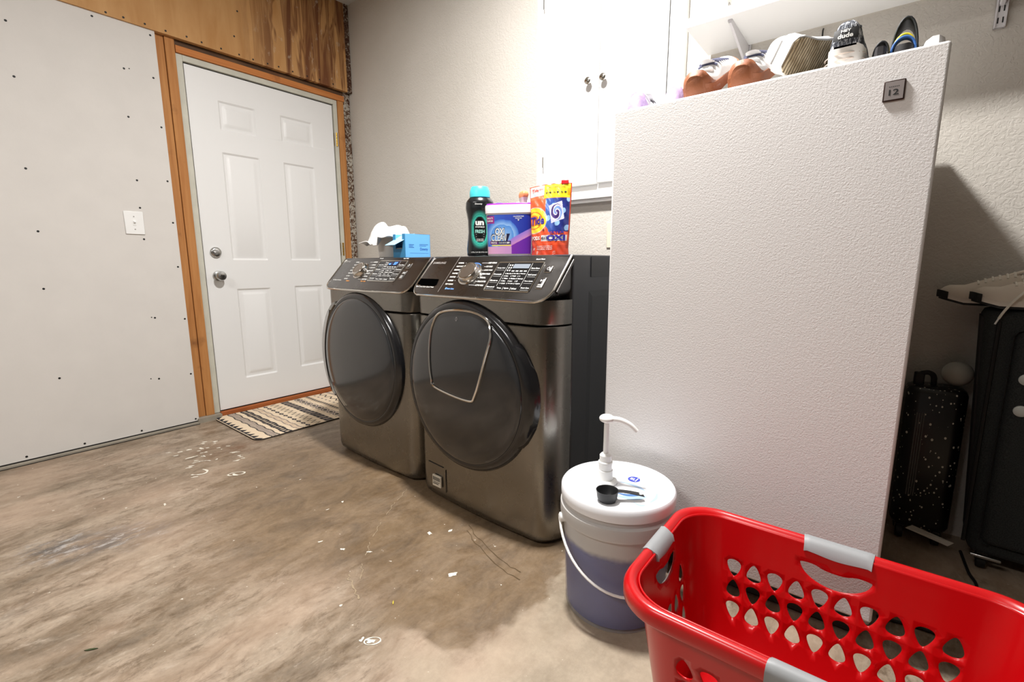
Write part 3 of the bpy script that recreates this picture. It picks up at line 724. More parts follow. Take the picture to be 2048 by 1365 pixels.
        # handle notch on the right rim
        hn = G(); rings = []
        for a in np.linspace(-.55, .62, 15):
            k = math.sin((a+.55)/1.17*PI)**.5; rings.append([(c[0]+r*math.cos(a), -(y0+h), c[2]+r*math.sin(a)) for r, h in ((.300, .030), (.318+.012*k, .012), (.322+.014*k, .026), (.312+.006*k, .056), (.298, .061))])
        obj('door_handle', hn.loft(rings), M_ring, dm, angle=50)
        st = obj('sticker', G().box(-.226, -.176, -.4285, -.4225, .066, .112), simple('white_sticker', (214, 206, 190), .6), t, smooth=False)
        bars = G()
        for k in range(9): bars.box(-.222+k*.0048, -.222+k*.0048+(.0016 if k % 2 else .003), -.4292, -.4286, .090, .106)
        bars.box(-.222, -.190, -.4292, -.4286, .076, .079).box(-.222, -.182, -.4292, -.4286, .083, .085)
        obj('sticker_print', bars, M_black, st, smooth=False)
        ac = G(); fy = lambda x: -.4266+.016*(x/.343)**2
        for P in (((-.262, .155), (-.165, .155)), ((-.150, .150), (-.150, .055))):
            ac.tube([(x, fy(x), z) for x, z in P], .0014, 6)
        obj('access_cover_seam', ac, M_black, t)
    else:
        rings = []
        for a in np.linspace(PI-.95, PI+.72, 30):
            q = (a-(PI-.95))/1.67; k = math.sin(q*PI)**.4
            rings.append([(c[0]+r*math.cos(a), -(y0+h), c[2]+r*math.sin(a)) for r, h in ((.300, .050), (.3215+.014*k, .012), (.3265+.02*k, .022), (.3215+.02*k, .050), (.306, .060))])
        obj('door_handle', G().loft(rings), M_inox, dm, angle=50)
        rings = []
        for a in np.linspace(PI-.78, PI+.62, 26):
            k = max(0, math.sin((a-(PI-.78))/1.40*PI))**.5
            rings.append([(c[0]+r*math.cos(a), -(y0+h), c[2]+r*math.sin(a)) for r, h in ((.314-.022*k, .0625), (.317+.006*k, .058), (.321+.014*k, .053), (.314, .050))])
        obj('handle_reflection', G().loft(rings), inox('reflection_silver', (196, 198, 200), .35), dm, angle=60)  # lighter metal paints in the reflection of the handle recess
        g = G().box(.115, .119, -.43, -.42, .728, .748); obj('seam_tab', g, M_black, t, smooth=False)
    return t
machine('washer', 'black stainless front-load washer with a small add-in door inside its round door', (2.104, -.538, 0), math.radians(-3.0), 'w')
machine('dryer', 'black stainless clothes dryer with plain round door, beside the white entry door', (1.392, -.488, 0), math.radians(-2.6), 'd')

# ------------------------------------------------------------------ freezer
fz = thing('freezer', 'white upright freezer with pebbled front right of the washer', 'freezer', (2.906, -.83, 0))
def fz_mat():
    t = NT('pebbled_white_enamel'); co = t.coords((1, 1, 1.0))
    n = t.add('ShaderNodeTexNoise'); n.inputs['Scale'].default_value = 230; n.inputs['Detail'].default_value = 2; n.inputs['Distortion'].default_value = 0.8
    t.link(co, n.inputs['Vector']); t.bump(n.outputs['Fac'], 0.34, 0.002)
    t.base(lin((232, 230, 229))); t.set(Roughness=.42); return t.m
M_fz = fz_mat()
fd = obj('freezer_door', G().box(-.3615, .3615, 0, .062, .088, 1.383), M_fz, fz, smooth=True, bevel=.006)
obj('gasket', G().box(-.345, .345, .062, .076, .10, 1.37), simple('grey_gasket', (120, 112, 108), .7), fz, smooth=False)
obj('freezer_body', G().box(-.3615, .3615, .076, .75, .03, 1.380), simple('white_enamel', (228, 227, 226), .4), fz, smooth=True, bevel=.006)
obj('base_grille', G().box(-.34, .34, .055, .085, .012, .085), M_black, fz, smooth=False)
for x in (-.31, .31):
    for y in (.10, .70): obj('foot', G().lathe([(.02, 0), (.02, .012), (.012, .014), (.012, .03)], 14, (x, y, 0)), M_black, fz)
bg = obj('badge', G().box(.262, .298, -.005, 0, 1.2845, 1.325), simple('badge_dark_edge', (62, 46, 40), .35, .5), fd, bevel=.0015, label='small square grey badge reading 12')
obj('badge_face', G().box(.2645, .2955, -.0056, -.005, 1.287, 1.3225), simple('badge_grey_face', (150, 142, 140), .35, .3), bg, smooth=False)
g = G(); put_text(g, '12', lambda x, z: (x, -.0060, z), .2715, 1.2955, .0115, .0165, .02)
for k in range(6): quad(g, lambda x, z: (x, -.0060, z), .271+k*.003, .2731+k*.003, 1.3115, 1.3128)
obj('badge_print', g, M_black, bg, recalc=False, smooth=False)

# ------------------------------------------------------------------ door mat
def lerp3(a, b, t): return tuple(x+(y-x)*t for x, y in zip(a, b))
def mat_col(u, v):
    # u across the mat (0..1 = .60 m), v along it (0..1 = .92 m)
    cream = (226, 206, 178); dk = (44, 42, 46); gr = (122, 112, 112); tan = (176, 150, 128)
    x = u*.60; y = v*.92
    def zig(p, a): return a*abs(((x/p) % 1)*2-1)
    wob = .003*math.sin(x*60)
    if y < .045:
        k = ((x/.052) % 1); h = .040*(1-abs(k*1.6-.6)) if k < .9 else 0
        return dk if .004 < y < max(h, .010) and y > .004 else cream
    if .075 < y+wob < .125:
        q = (y+wob-.075)/.05
        if q < .14 or q > .86: return dk
        return gr if (math.sin(x*420)*math.sin(y*300) > -.2) else cream
    if .150 < y+wob < .195:
        k = (x/.030) % 1; q = abs((y+wob-.1725)/.0225)
        return cream if abs(k-.5)*1.6+q*.7 < .42 else dk
    if .225 < y+wob < .262:
        q = (y+wob-.225)/.037
        return gr if q < .16 or q > .84 else (tan if math.sin(x*500) > 0.3 else cream)
    if .285 < y < .315:
        k = (x/.055) % 1; q = abs((y-.30)/.015)
        return dk if abs(k-.5)*2+q*.8 < .8 and abs(k-.5)*2+q > .3 else (gr if abs(y-.30) < .003 else cream)
    if .33 < y < .385:
        return dk if abs((y-.335)-zig(.048, .042)) < .006 else cream
    if .405 < y < .460:
        k = (x/.042) % 1; q = (y-.405)/.055
        if k < .10: return cream
        if .38 < k < .66 and .3 < q < .75: return gr
        return dk
    if .485 < y < .555:
        k = (x/.07) % 1; d = math.hypot((k-.5)*1.6, (y-.52)/.035)
        if d < .35: return dk
        if .5 < d < .72 or abs(abs(k-.5)*2-.93) < .06: return gr
        return cream
    if .575 < y < .61:
        k = (x/.026) % 1
        return dk if abs(y-.5925) < .009 and k > .22 else (tan if y < .580 or y > .605 else cream)
    if .635 < y < .655:
        k = (x/.05) % 1
        return gr if abs(k-.5) < .2 and abs(y-.645) < .007 else cream
    if .675 < y < .715: return dk if abs((y-.678)-zig(.07, .032)) < .006 else cream
    if .74 < y < .765: return gr if math.sin(x*400) > -.3 else cream
    if .785 < y < .82: return dk if ((x/.06) % 1) > .25 else cream
    if .85 < y < .87: return tan
    return cream
dm = thing('door_mat', 'cream woven door mat with black tribal bands in front of the white door', 'door mat', (.035, -1.105, 0), math.radians(-.6))
def mat_surf(u, v):
    r = .05; x = u*.60; y = v*.92
    if y < r:
        lim = r-math.sqrt(max(0, r*r-(r-y)**2)); x = lim+(u)*(.60-2*lim)
    return (x, y, .009+.0012*math.sin(x*26+y*7)*math.sin(y*19))
paint('woven_top', mat_surf, 200, 300, mat_col, painted('woven_cotton', .95, bump=(300, .5, .002)), dm)
def mat_base(u, v): p = mat_surf(u, v); return p
ring = [(.05, 0)]+[(.60-.05, 0)]+[(.60-.05+.05*math.sin(a), .05-.05*math.cos(a)) for a in np.linspace(.2, PI/2, 6)]+[(.60, .92), (0, .92)]+[(.05-.05*math.sin(a), .05-.05*math.cos(a)) for a in np.linspace(PI/2, .2, 6)]
obj('backing', G().prism(ring, .001, .0075), simple('dark_rubber', (60, 52, 44), .9), dm, smooth=False)

# ------------------------------------------------------------------ bucket of detergent
bk = thing('detergent_bucket', 'white plastic bucket with pump lid, half full of blue liquid, by the freezer', 'bucket', (2.688, -1.022, 0))
def translucent_plastic():
    t = NT('translucent_bucket_plastic'); t.base(lin((238, 236, 232))); t.set(Roughness=.35)
    tr_ = t.add('ShaderNodeBsdfTransparent'); tr_.inputs[0].default_value = (.93, .93, .95, 1)
    tl = t.add('ShaderNodeBsdfTranslucent'); tl.inputs[0].default_value = (.85, .85, .85, 1)
    m1 = t.add('ShaderNodeMixShader'); m1.inputs[0].default_value = .4; t.link(t.b.outputs[0], m1.inputs[1]); t.link(tl.outputs[0], m1.inputs[2])
    # the wetted wall is clear, the dry wall above the liquid line scatters
    m2 = t.add('ShaderNodeMixShader'); sx = t.add('ShaderNodeSeparateXYZ'); t.link(t.coords(), sx.inputs[0])
    zz = t.math('ADD', sx.outputs['Z'], t.math('MULTIPLY', t.noise(t.coords(), 14, 3), .03))
    fr = t.ramp(zz, [(.221, (.74,)*3), (.236, (.05,)*3)]); t.link(fr, m2.inputs[0])
    t.link(m1.outputs[0], m2.inputs[1]); t.link(tr_.outputs[0], m2.inputs[2])
    t.link(m2.outputs[0], t.n['Material Output'].inputs[0]); return t.m
M_bk = translucent_plastic()
obj('bucket_shell', G().lathe([(.128, .004), (.134, .0), (.137, .006), (.1465, .262), (.147, .264), (.155, .266), (.156, .274), (.156, .296), (.1555, .300), (.148, .304), (.1485, .318), (.1515, .320), (.1515, .326), (.149, .330)], 72, cap1=False), M_bk, bk, angle=30)
obj('blue_liquid', G().lathe([(.125, .006), (.133, .010), (.1425, .212), (.1425, .213)], 64), simple('blue_purple_liquid', (66, 76, 140), .35, var=.15), bk, angle=30)
M_lid = simple('milky_lid_plastic', (238, 240, 244), .35)
lid = obj('lid', G().lathe([(.150, .316), (.1535, .318), (.1545, .330), (.154, .346), (.150, .3515), (.142, .3515), (.138, .347), (.135, .343), (.128, .3415), (.05, .3415), (.004, .3415)], 72, cap0=False), M_lid, bk, angle=40)
# blue stains and round label on the lid
zl = .3418
def drip(pts, wd):
    P = catmull([(x, y, 0) for x, y in pts], 6, False); L = []; R = []
    for i, p in enumerate(P):
        a = P[max(i-1, 0)]; b = P[min(i+1, len(P)-1)]; t = (b-a).normalized(); n = Vector((-t.y, t.x, 0)); k = wd*math.sin(PI*(i+.3)/(len(P)+.6))
        L.append(p+n*k/2+Vector((0, 0, zl))); R.append(p-n*k/2+Vector((0, 0, zl)))
    n = len(P); return [tuple(q) for q in L+R], [(i, i+1, n+i+1, n+i) for i in range(n-1)]
M_drip = simple('pale_blue_residue', (170, 196, 226), .4); M_drip2 = simple('blue_residue', (74, 118, 176), .35)
g = G(); g.add(*drip([(-.01, .03), (.02, .035), (.05, .03), (.07, .02)], .012)); g.add(*drip([(.02, -.05), (.06, -.035), (.085, -.005)], .022)); g.add(*drip([(.10, .03), (.108, .0), (.105, -.03)], .008)); g.add(*drip([(.07, -.055), (.09, -.06), (.10, -.05)], .008))
obj('residue', g, M_drip, lid, smooth=False, recalc=False)
zl = .3421
g = G(); g.add(*drip([(.015, -.035), (.045, -.028), (.072, -.005)], .012)); obj('residue', g, M_drip2, lid, smooth=False, recalc=False)
lb = obj('round_label', G().lathe([(.017, .3418), (.017, .3422), (.002, .3422)], 32, (.018, .068, 0)), simple('blue_label', (52, 66, 178), .4), lid, smooth=False)
g = G(); g.box(.008, .0105, .061, .074, .3422, .3425).box(.012, .0145, .061, .074, .3422, .3425).box(.0165, .0225, .060, .0625, .3422, .3425).box(.0165, .019, .064, .074, .3422, .3425).box(.0245, .0275, .057, .079, .3422, .3425)
obj('label_print', g, M_print, lb, smooth=False)
# pump
px_, py_ = -.042, .006
pm = obj('pump_collar', G().lathe([(.034, .3415), (.035, .346), (.032, .350), (.0225, .352), (.0215, .358), (.021, .378), (.0185, .379), (.0185, .396), (.020, .397), (.020, .402), (.0165, .404), (.0165, .421), (.012, .426), (.008, .427)], 36, (px_, py_, 0)), M_white_pl, bk, angle=35)
obj('pump_stem', G().lathe([(.0075, .42), (.0072, .515), (.0095, .520)], 20, (px_, py_, 0)), M_white_pl, pm)
hd = G().ellipsoid((px_, py_, .527), (.021, .021, .012))
rings = []
sp = catmull([(px_+.010, py_+.003, .527), (px_+.035, py_+.010, .527), (px_+.060, py_+.018, .517), (px_+.078, py_+.024, .500)], 5, False)
hd.tube(sp, lambda t: .0085-.0025*t, 12)
obj('pump_head', hd, M_white_pl, pm, angle=60)
# wire bail
bp = []; e0 = math.radians(18)
def around(a, R_): return (R_*(-.91*math.cos(a)+.41*math.sin(a)), R_*(-.41*math.cos(a)-.91*math.sin(a)))
for k in range(31):
    a = PI*k/30; bp.append((*around(a+e0, .1605), .258-.135*math.sin(a)**.8))
obj('handle', G().tube(bp, .0036, 8), M_white_pl, bk)
for a in (e0, e0+PI):
    ux, uy = around(a, 1.0)
    obj('handle_ear', G().lathe([(.013, .142), (.013, .160), (.008, .163)], 18, (0, 0, .258), Matrix(((0, -uy, ux), (0, ux, uy), (1, 0, 0)))), M_white_pl, bk)
# scoop on the lid
cp_ = thing('measuring_cup', 'small black measuring scoop lying on the white bucket lid', 'measuring cup', (2.688+.012, -1.022-.088, .3421), math.radians(38))
g = G().lathe([(.020, 0), (.0225, .001), (.0255, .008), (.028, .026), (.029, .029), (.0275, .029), (.026, .026), (.0235, .008), (.019, .003)], 36)
M_cup = simple('black_cup_plastic', (26, 27, 29), .45)
obj('bowl', g, M_cup, cp_, angle=40)
g = G(); rings = []
hp = [(x, z) for x, z in ((.026, .027), (.040, .026), (.062, .0225), (.084, .0175), (.096, .013))]
for i, (x, z) in enumerate(hp):
    wd = (.0085, .0080, .0090, .0095, .006)[i]; th = .002
    rings.append([(x, -wd, z), (x, wd, z), (x, wd, z-th), (x, -wd, z-th)])
obj('handle', G().loft(rings), M_cup, cp_, smooth=False, bevel=.0008)
obj('hanging_hole', G().prism([(.086+.006*math.cos(a), .0045*math.sin(a)) for a in np.linspace(0, 2*PI, 18)[:-1]], .0172, .0176), M_print, cp_, smooth=False)

# ------------------------------------------------------------------ laundry basket
lbk = thing('laundry_basket', 'red plastic laundry basket with grey grips, in front of the freezer', 'laundry basket', (3.188, -1.194, 0))
def red_plastic():
    t = NT('red_plastic'); t.base(lin((190, 4, 12))); t.set(Roughness=.28, Coat_Weight=.3, Coat_Roughness=.15); return t.m
M_red = red_plastic(); M_grip = simple('soft_grey_grip', (150, 152, 154), .5)
HX, HY, RR, ZR = .312, .203, .085, .335
SEG = [('x', 2*(HX-RR)), ('c', RR*PI/2), ('y', 2*(HY-RR)), ('c', RR*PI/2)]*2
PER = sum(b for _, b in SEG)
def rim_pt(s, inx, r_):
    """point on rounded rectangle, s along the top perimeter, inset inx; starts at front-left going +x"""
    hx, hy, r = HX-inx, HY-inx, max(RR-inx*.5, .02); s %= PER
    corners = [(-(hx-r), -hy), (hx-r, -hy), (hx, -(hy-r)), (hx, hy-r), (hx-r, hy), (-(hx-r), hy), (-hx, hy-r), (-hx, -(hy-r))]
    cc = [(hx-r, -(hy-r), -PI/2), (hx-r, hy-r, 0), (-(hx-r), hy-r, PI/2), (-(hx-r), -(hy-r), PI)]
    for i, (_, L) in enumerate(SEG):
        if s <= L or i == 7:
            t = s/L
            if i % 2 == 0:
                a, b = corners[i], corners[(i+1)]; return (a[0]+(b[0]-a[0])*t, a[1]+(b[1]-a[1])*t)
            c = cc[i//2]; a = c[2]+t*PI/2; return (c[0]+r*math.cos(a), c[1]+r*math.sin(a))
        s -= L
def basket_wall():
    def inset(z): return interp(z, [.0, .02, .05, .10, .335], [.085, .062, .048, .038, .004])
    holes = []
    def pick(s, z, w, h, up):
        k = 1 if up else -1
        pts = [(0, .56*h*k), (.30*w, .30*h*k), (.52*w, -.16*h*k), (.40*w, -.42*h*k), (0, -.52*h*k), (-.40*w, -.42*h*k), (-.52*w, -.16*h*k), (-.30*w, .30*h*k)]
        return [(s+p.x, z+p.y) for p in catmull([(x, y, 0) for x, y in pts], 3)]
    Lx = SEG[0][1]; Lc = SEG[1][1]; Ly = SEG[2][1]
    starts = [(0, Lx), (Lx+Lc, Ly), (Lx+2*Lc+Ly, Lx), (2*Lx+3*Lc+Ly, Ly)]
    for i, (s0, L) in enumerate(starts):
        mid = s0+L/2; long_ = i % 2 == 0
        n = 10 if long_ else 5; pitch = .0455 if long_ else .046
        for r_, z in enumerate((.222, .172, .121)):
            for k in range(n):
                if not long_ and r_ == 0 and k in (1, 2, 3): continue
                holes.append(pick(mid+(k-(n-1)/2)*pitch, z, .031, .037, (k+r_) % 2 == 0))
        hw = .066 if long_ else .060
        top = [(mid+hw*q, .291+.004*(1-abs(q))-.014*max(0, 1-abs(q)*1.6)) for q in (.93, .6, .25, -.25, -.6, -.93)]
        hole = [(mid-hw, .287), (mid-hw*.85, .270), (mid-hw*.5, .256), (mid, .250), (mid+hw*.5, .256), (mid+hw*.85, .270), (mid+hw, .287)]+top
        holes.append([(p.x, p.y) for p in catmull([(a, b, 0) for a, b in hole], 3)])
    verts = []; edges = []
    for h in holes:
        o = len(verts); verts += h; n = len(h); edges += [(o+i, o+(i+1) % n) for i in range(n)]
    zs = [.012, .02, .03, .045, .06, .08]+[.10+.0135*i for i in range(18)]
    zs = [z for z in zs if z < ZR-.005]+[ZR]
    ns = 150
    for j, z in enumerate(zs):
        for i in range(ns+1):
            s = PER*i/ns
            if any(abs(s-h[0][0]) < .2 and (inpoly(s, z, h) or min(math.hypot(s-a, z-b) for a, b in h) < .004) for h in holes): continue
            verts.append((s, z))
    V2, E2, F2, _, _, _ = geometry.delaunay_2d_cdt([Vector(v) for v in verts], edges, [], 0, 1e-6)
    g = G(); vs = []
    for v in V2:
        x, y = rim_pt(min(max(v.x, 0), PER-1e-9) if v.x < PER-1e-9 else 0, inset(v.y), 0); vs.append((x, y, v.y))
    fs = []
    for f in F2:
        c = sum((V2[i] for i in f), Vector((0, 0)))/len(f)
        if any(abs(c.x-h[0][0]) < .2 and inpoly(c.x, c.y, h) for h in holes): continue
        fs.append(tuple(f))
    g.add(vs, fs)
    # floor of the basket
    n = 96; rings = [[(*rim_pt(PER*k/n, ins, 0), z) for k in range(n)] for ins, z in ((inset(.012), .012), (.095, .008), (.14, .0075), (.19, .0075))]
    g.loft(rings, cap0=False)
    o = obj('basket_body', g, M_red, lbk, angle=60)
    import bmesh
    bm = bmesh.new(); bm.from_mesh(o.data); bmesh.ops.remove_doubles(bm, verts=bm.verts, dist=2e-4); bmesh.ops.recalc_face_normals(bm, faces=bm.faces); bm.to_mesh(o.data); bm.free()
    so = o.modifiers.new('wall', 'SOLIDIFY'); so.thickness = .0028; so.offset = 0
    n = 160; rings = []
    prof = [(.006, .318), (.003, .330), (-.003, .3395), (-.011, .3425), (-.018, .339), (-.0215, .330), (-.0215, .312), (-.019, .308), (-.018, .328), (-.012, .336), (-.004, .331), (.003, .318)]
    for ins, z in prof: rings.append([(*rim_pt(PER*k/n, ins, 0), z+.0) for k in range(n)])
    gg = G(); gg.loft(rings+[rings[0]], False, False); obj('rim', gg, M_red, lbk, angle=50)
    for i, (s0, L) in enumerate(starts):
        mid = s0+L/2; hw = .062 if i % 2 == 0 else .050; rr = []
        for q in np.linspace(-1, 1, 21):
            k = .0028 if abs(q) < .96 else .0012; sag = .010*math.cos(q*PI/2)**2
            pr = [(.0125, .320-sag*.5), (.008, .335), (-.002, .3425), (-.011, .3455), (-.020, .342), (-.0245, .331), (-.0245, .311), (-.018, .304-sag), (-.012, .312-sag)]
            rr.append([(*rim_pt(mid+hw*q, a+(k-.0028)*(-1 if a < 0 else 1)*-1, 0), z+(k-.0028)) for a, z in pr])
        obj('grip', G().loft(rr), M_grip, lbk, angle=60)
basket_wall()

# ------------------------------------------------------------------ things standing on the washer and dryer
TOP = .9785
def smooth(t): t = max(0, min(1, t)); return t*t*(3-2*t)
# tall black bottle of scent beads
bt = thing('scent_bead_bottle', 'tall black bottle of laundry scent beads with turquoise cap on the washer', 'bottle', (1.868, -.660, TOP), math.radians(40))
def bott(a, z):
    zs = [0, .006, .03, .10, .15, .195, .220, .234, .240]; rx = [.047, .055, .0565, .0500, .0510, .0590, .0575, .047, .040]
    x = interp(z, zs, rx); y = x*.72
    return (x*math.cos(a), y*math.sin(a), z)
zlev = [0, .002, .006, .015, .03, .05, .075, .10, .125, .15, .175, .195, .205, .215, .222, .229, .235, .240]
M_bot = simple('gloss_black_bottle', (22, 24, 26), .22, coat=.4)
obj('bottle_body', G().loft([[bott(2*PI*k/40, z) for k in range(40)] for z in zlev]), M_bot, bt, angle=50)
obj('cap', G().lathe([(.039, .238), (.042, .240), (.0415, .262), (.035, .280), (.033, .282), (.004, .283)], 40, (0, 0, 0), Matrix.Diagonal((1, .80, 1))), simple('turquoise_cap', (72, 200, 210), .35), bt, angle=40)
def bsurf(u, v):      # label patch, front of the bottle faces local -y
    a = -PI/2+(u-.5)*2.3; p = bott(a, .012+v*.205); return (p[0]*1.008, p[1]*1.008, p[2])
def bcol(u, v):
    x = (u-.5)/.5; y = (v-.47)/.32
    d = math.sqrt((x/.62)**2+(abs(y)**2.3)) if True else 0
    if d < .74: return (12, 16, 18)
    if d < .80: return (40, 120, 112)
    if d < .94: return lerp3((70, 200, 175), (36, 130, 120), (d-.80)/.14)
    if d < 1.25: return lerp3((60, 170, 150), (22, 28, 30), (d-.94)/.31)
    return (22, 25, 27)
bl = paint('front_label', bsurf, 60, 90, bcol, painted('bottle_print', .25, .4), bt)
fb = lambda u, v: (lambda p: (p[0]*1.012, p[1]*1.012, p[2]))(bsurf(u, v))
g = G(); put_text(g, 'Downy', fb, .36, .945, .035, .22, .02); put_text(g, 'un', fb, .34, .555, .085, .30, .05); put_text(g, 'STOPABLES', fb, .34, .51, .028, .32, .02)
put_text(g, 'IN-WASH SCENT', fb, .38, .275, .018, .24, .02); put_text(g, 'BOOSTER BEADS', fb, .38, .245, .018, .24, .02); put_text(g, '1.07kg 2.4 LB 37.5 OZ', fb, .18, .01, .03, .56, .02)
for v in (.375, .33): quad(g, fb, .36, .64, v, v+.006)
obj('label_lettering', g, M_print, bl, recalc=False, smooth=False)
g = G(); put_text(g, 'FRESH', fb, .33, .405, .065, .33, .015); obj('scent_lettering', g, simple('mint_print', (170, 226, 214), .4), bl, recalc=False, smooth=False)

# white tub with a purple lid rim
tb = thing('stain_remover_tub', 'white tub with blue and purple wrap label and purple lid on the washer', 'tub', (2.048, -.676, TOP), math.radians(24))
def tubring(z, k, n=56):
    pts = []
    for i in range(n):
        a = 2*PI*i/n; c, s_ = math.cos(a), math.sin(a); e = .36
        pts.append((k*.094*math.copysign(abs(c)**e, c), k*.062*math.copysign(abs(s_)**e, s_), z))
    return pts
M_tub = simple('white_tub_plastic', (242, 234, 236), .4)
obj('tub_body', G().loft([tubring(z, k) for z, k in ((0, .90), (.004, .94), (.15, .985), (.163, .985))]), M_tub, tb, angle=50)
ld = obj('lid', G().loft([tubring(z, k) for z, k in ((.158, 1.0), (.160, 1.03), (.185, 1.035), (.190, 1.02), (.190, .95))]), M_tub, tb, angle=40)
obj('purple_rim', G().loft([tubring(z, k) for z, k in ((.188, .99), (.194, .985), (.196, .96), (.192, .93))]), simple('purple_plastic', (150, 40, 190), .35), ld, angle=40)
def tsurf(u, v, o=.0009):
    n = 224; a = -PI+.52+(u)*(1.83*PI/1.53) if False else 0
    # walk round the front (-y) face and the right end (+x)
    s = u*1.0
    a = -PI*.80+s*PI*.95
    c, s_ = math.cos(a), math.sin(a); e = .36; z = .008+v*.146; k = interp(z, [0, .004, .15, .163], [.90, .94, .985, .985])
    x = k*.094*math.copysign(abs(c)**e, c); y = k*.062*math.copysign(abs(s_)**e, s_)
    return (x+o*c, y+o*s_, z)
# reparametrise by arc length so the print is not squeezed at the corners
_us = np.linspace(0, 1, 400); _p = np.array([tsurf(u, .5)[:2] for u in _us]); _L = np.concatenate([[0], np.cumsum(np.hypot(*np.diff(_p, axis=0).T))]); _L /= _L[-1]
def tl(u, v, o=.0009): return tsurf(float(np.interp(u, _L, _us)), v, o)
def tcol(u, v):
    if u > .66:
        if u < .675: return (240, 232, 236)
        if u > .93: return (242, 234, 236)
        k = (v*34) % 1
        if u > .82 and v < .18: return (230, 230, 235) if ((u*220) % 1) > .45 else (40, 44, 70)
        return (120, 132, 178) if k < .38 and math.sin(u*300+v*900) > -.55 and v < .93 and v > .06 else (40, 56, 128)
    x = u/.66
    if x < .19 and v > .78: return (150, 42, 130) if v < .97 else (60, 90, 170)
    d = math.hypot((x-.36)/.36, (v-.46)/.42)
    swo = v-(.02+.62*(x-.25))
    base = lerp3((58, 100, 196), (36, 46, 150), x)
    if d < .70: base = lerp3((180, 205, 238), (80, 140, 214), d/.70)
    elif d < 1.0: base = lerp3((150, 190, 235), (64, 112, 200), (d-.70)/.30)
    if .0 < -(swo-.18) and x > .30: base = lerp3((160, 50, 170), (96, 40, 160), x) if swo < .0 else lerp3((206, 140, 196), (150, 120, 210), swo/.18)
    if x < .55 and v < .19: base = lerp3((226, 170, 200), (176, 130, 200), x)
    if .52 > x > .12 and .20 < v < .235: base = (236, 220, 70)
    if .08 < x < .52 and .245 < v < .335: base = (120, 40, 120) if x < .26 else (34, 34, 90)
    return base
tlb = paint('wrap_label', tl, 220, 110, tcol, M_label_gloss, tb)
f2 = lambda o: (lambda x, v: tl(x*.66, v, o))
g = G(); put_text(g, 'OXI', f2(.0013), .185, .475, .20, .24, .02, .06); put_text(g, 'CLEAN', f2(.0013), .095, .315, .205, .39, .02, .06)
obj('dark_lettering', g, simple('navy_print', (24, 24, 60), .4), tlb, recalc=False, smooth=False)
g = G(); put_text(g, 'OXI', f2(.0018), .20, .49, .17, .21, .03, .06); put_text(g, 'CLEAN', f2(.0018), .11, .33, .17, .36, .01, .06); LL = lambda g: obj('label_lettering', g, M_print, tlb, recalc=False, smooth=False); LL(g); g = G()
put_text(g, 'VERSATILE', f2(.0018), .10, .262, .05, .14, .02); put_text(g, 'STAIN REMOVER', f2(.0018), .28, .262, .045, .22, .0); LL(g); g = G()
put_text(g, 'MULTI', f2(.0018), .03, .89, .045, .13, .02); put_text(g, 'PURPOSE', f2(.0018), .02, .82, .045, .14, .02); LL(g); g = G(); put_text(g, 'CHLORINE FREE', f2(.0018), .60, .93, .03, .22, .02); put_text(g, 'COLOR SAFE', f2(.0018), .64, .885, .03, .14, .02)
g.add([f2(.0018)(.69, .87), f2(.0018)(.73, .87), f2(.0018)(.71, .83)], [(0, 1, 2)])
obj('label_lettering', g, M_print, tlb, recalc=False, smooth=False)

# orange pouch of detergent pods
pc = thing('detergent_pouch', 'orange and blue standing pouch of detergent pods with red zip tab on washer', 'pouch', (2.222, -.668, TOP), math.radians(20))
PW, PH = .152, .258
def pth(u, v):
    return .038*math.sqrt(max(0, 1-v*1.0))**1.3*max(0, math.sin(PI*min(max(u, 0), 1)))**.6+.0012
def pwid(v): return interp(v, [0, .1, .35, .7, 1], [.93, .90, .95, 1.0, 1.03])
def pf(u, v, o=0.0):
    x = (u-.5)*PW*pwid(v); th = pth(u, v); wr = .0012*math.sin(u*31+v*14)*math.sin(v*23)
    return (x, -th+wr-o, v*(PH+.010*(u-.5)-.006*(2*u-1)**2*(1 if v > .5 else v*2)))
def pb(u, v): x, y, z = pf(u, v); return (x, pth(u, v)*.8, z)
def pcol(u, v):
    if u < .012 or u > .975 or v > .985: return (226, 78, 40)
    if v > .80:
        if u > .36:
            if u > .90 and .93 > v > .83: return (246, 170, 20)
            return (246, 222, 40)
        if v > .89: return (236, 226, 224)
        return (200, 214, 236) if v > .845 else (236, 120, 80)
    d = math.hypot((u-.10)/.36, (v-.505)/.195)
    if d < .40: return (240, 120, 36)
    if d < .58: return (246, 214, 60)
    if d < .66: return (240, 130, 40) if False else (238, 122, 40)
    if d < .98: return (248, 214, 54) if d < .93 else (200, 190, 180)
    # blue splash
    b = (u-.42)*1.1+(v-.36)*1.0
    if v > .33 and u > .40 and v < .80 and u+v*.35 > .58+.03*math.sin(v*40):
        q = math.sin(u*22-v*17)+math.sin(v*31+u*9)
        # pod
        px = (u-.68)/.17; py = (v-.60)/.135; a = -.25; rx = px*math.cos(a)-py*math.sin(a); ry = px*math.sin(a)+py*math.cos(a)
        if max(abs(rx), abs(ry)) < .93:
            r = math.hypot(rx*1.1, ry); sw = math.sin(math.atan2(ry, rx)*1.0+r*7)
            if max(abs(rx), abs(ry)) > .82: return (214, 214, 232)
            if r < .85: return (66, 44, 110) if sw > .25 else ((226, 222, 238) if sw > -.55 else (120, 150, 210))
            return (206, 204, 226)
        if q > 1.1: return (150, 190, 232)
        return lerp3((70, 110, 190), (34, 44, 120), min(1, max(0, (u-.4)/.4)))
    if .20 < v < .285 and .30 < u < .96: return (206, 204, 206)
    if v < .15: return (206, 66, 36)
    return lerp3((224, 74, 40), (238, 112, 66), v)
pch = paint('pouch_front', pf, 110, 180, pcol, M_label_gloss, pc)
obj('pouch_back', G().grid(pb, 24, 30), simple('orange_film', (226, 84, 44), .35), pc, recalc=False)
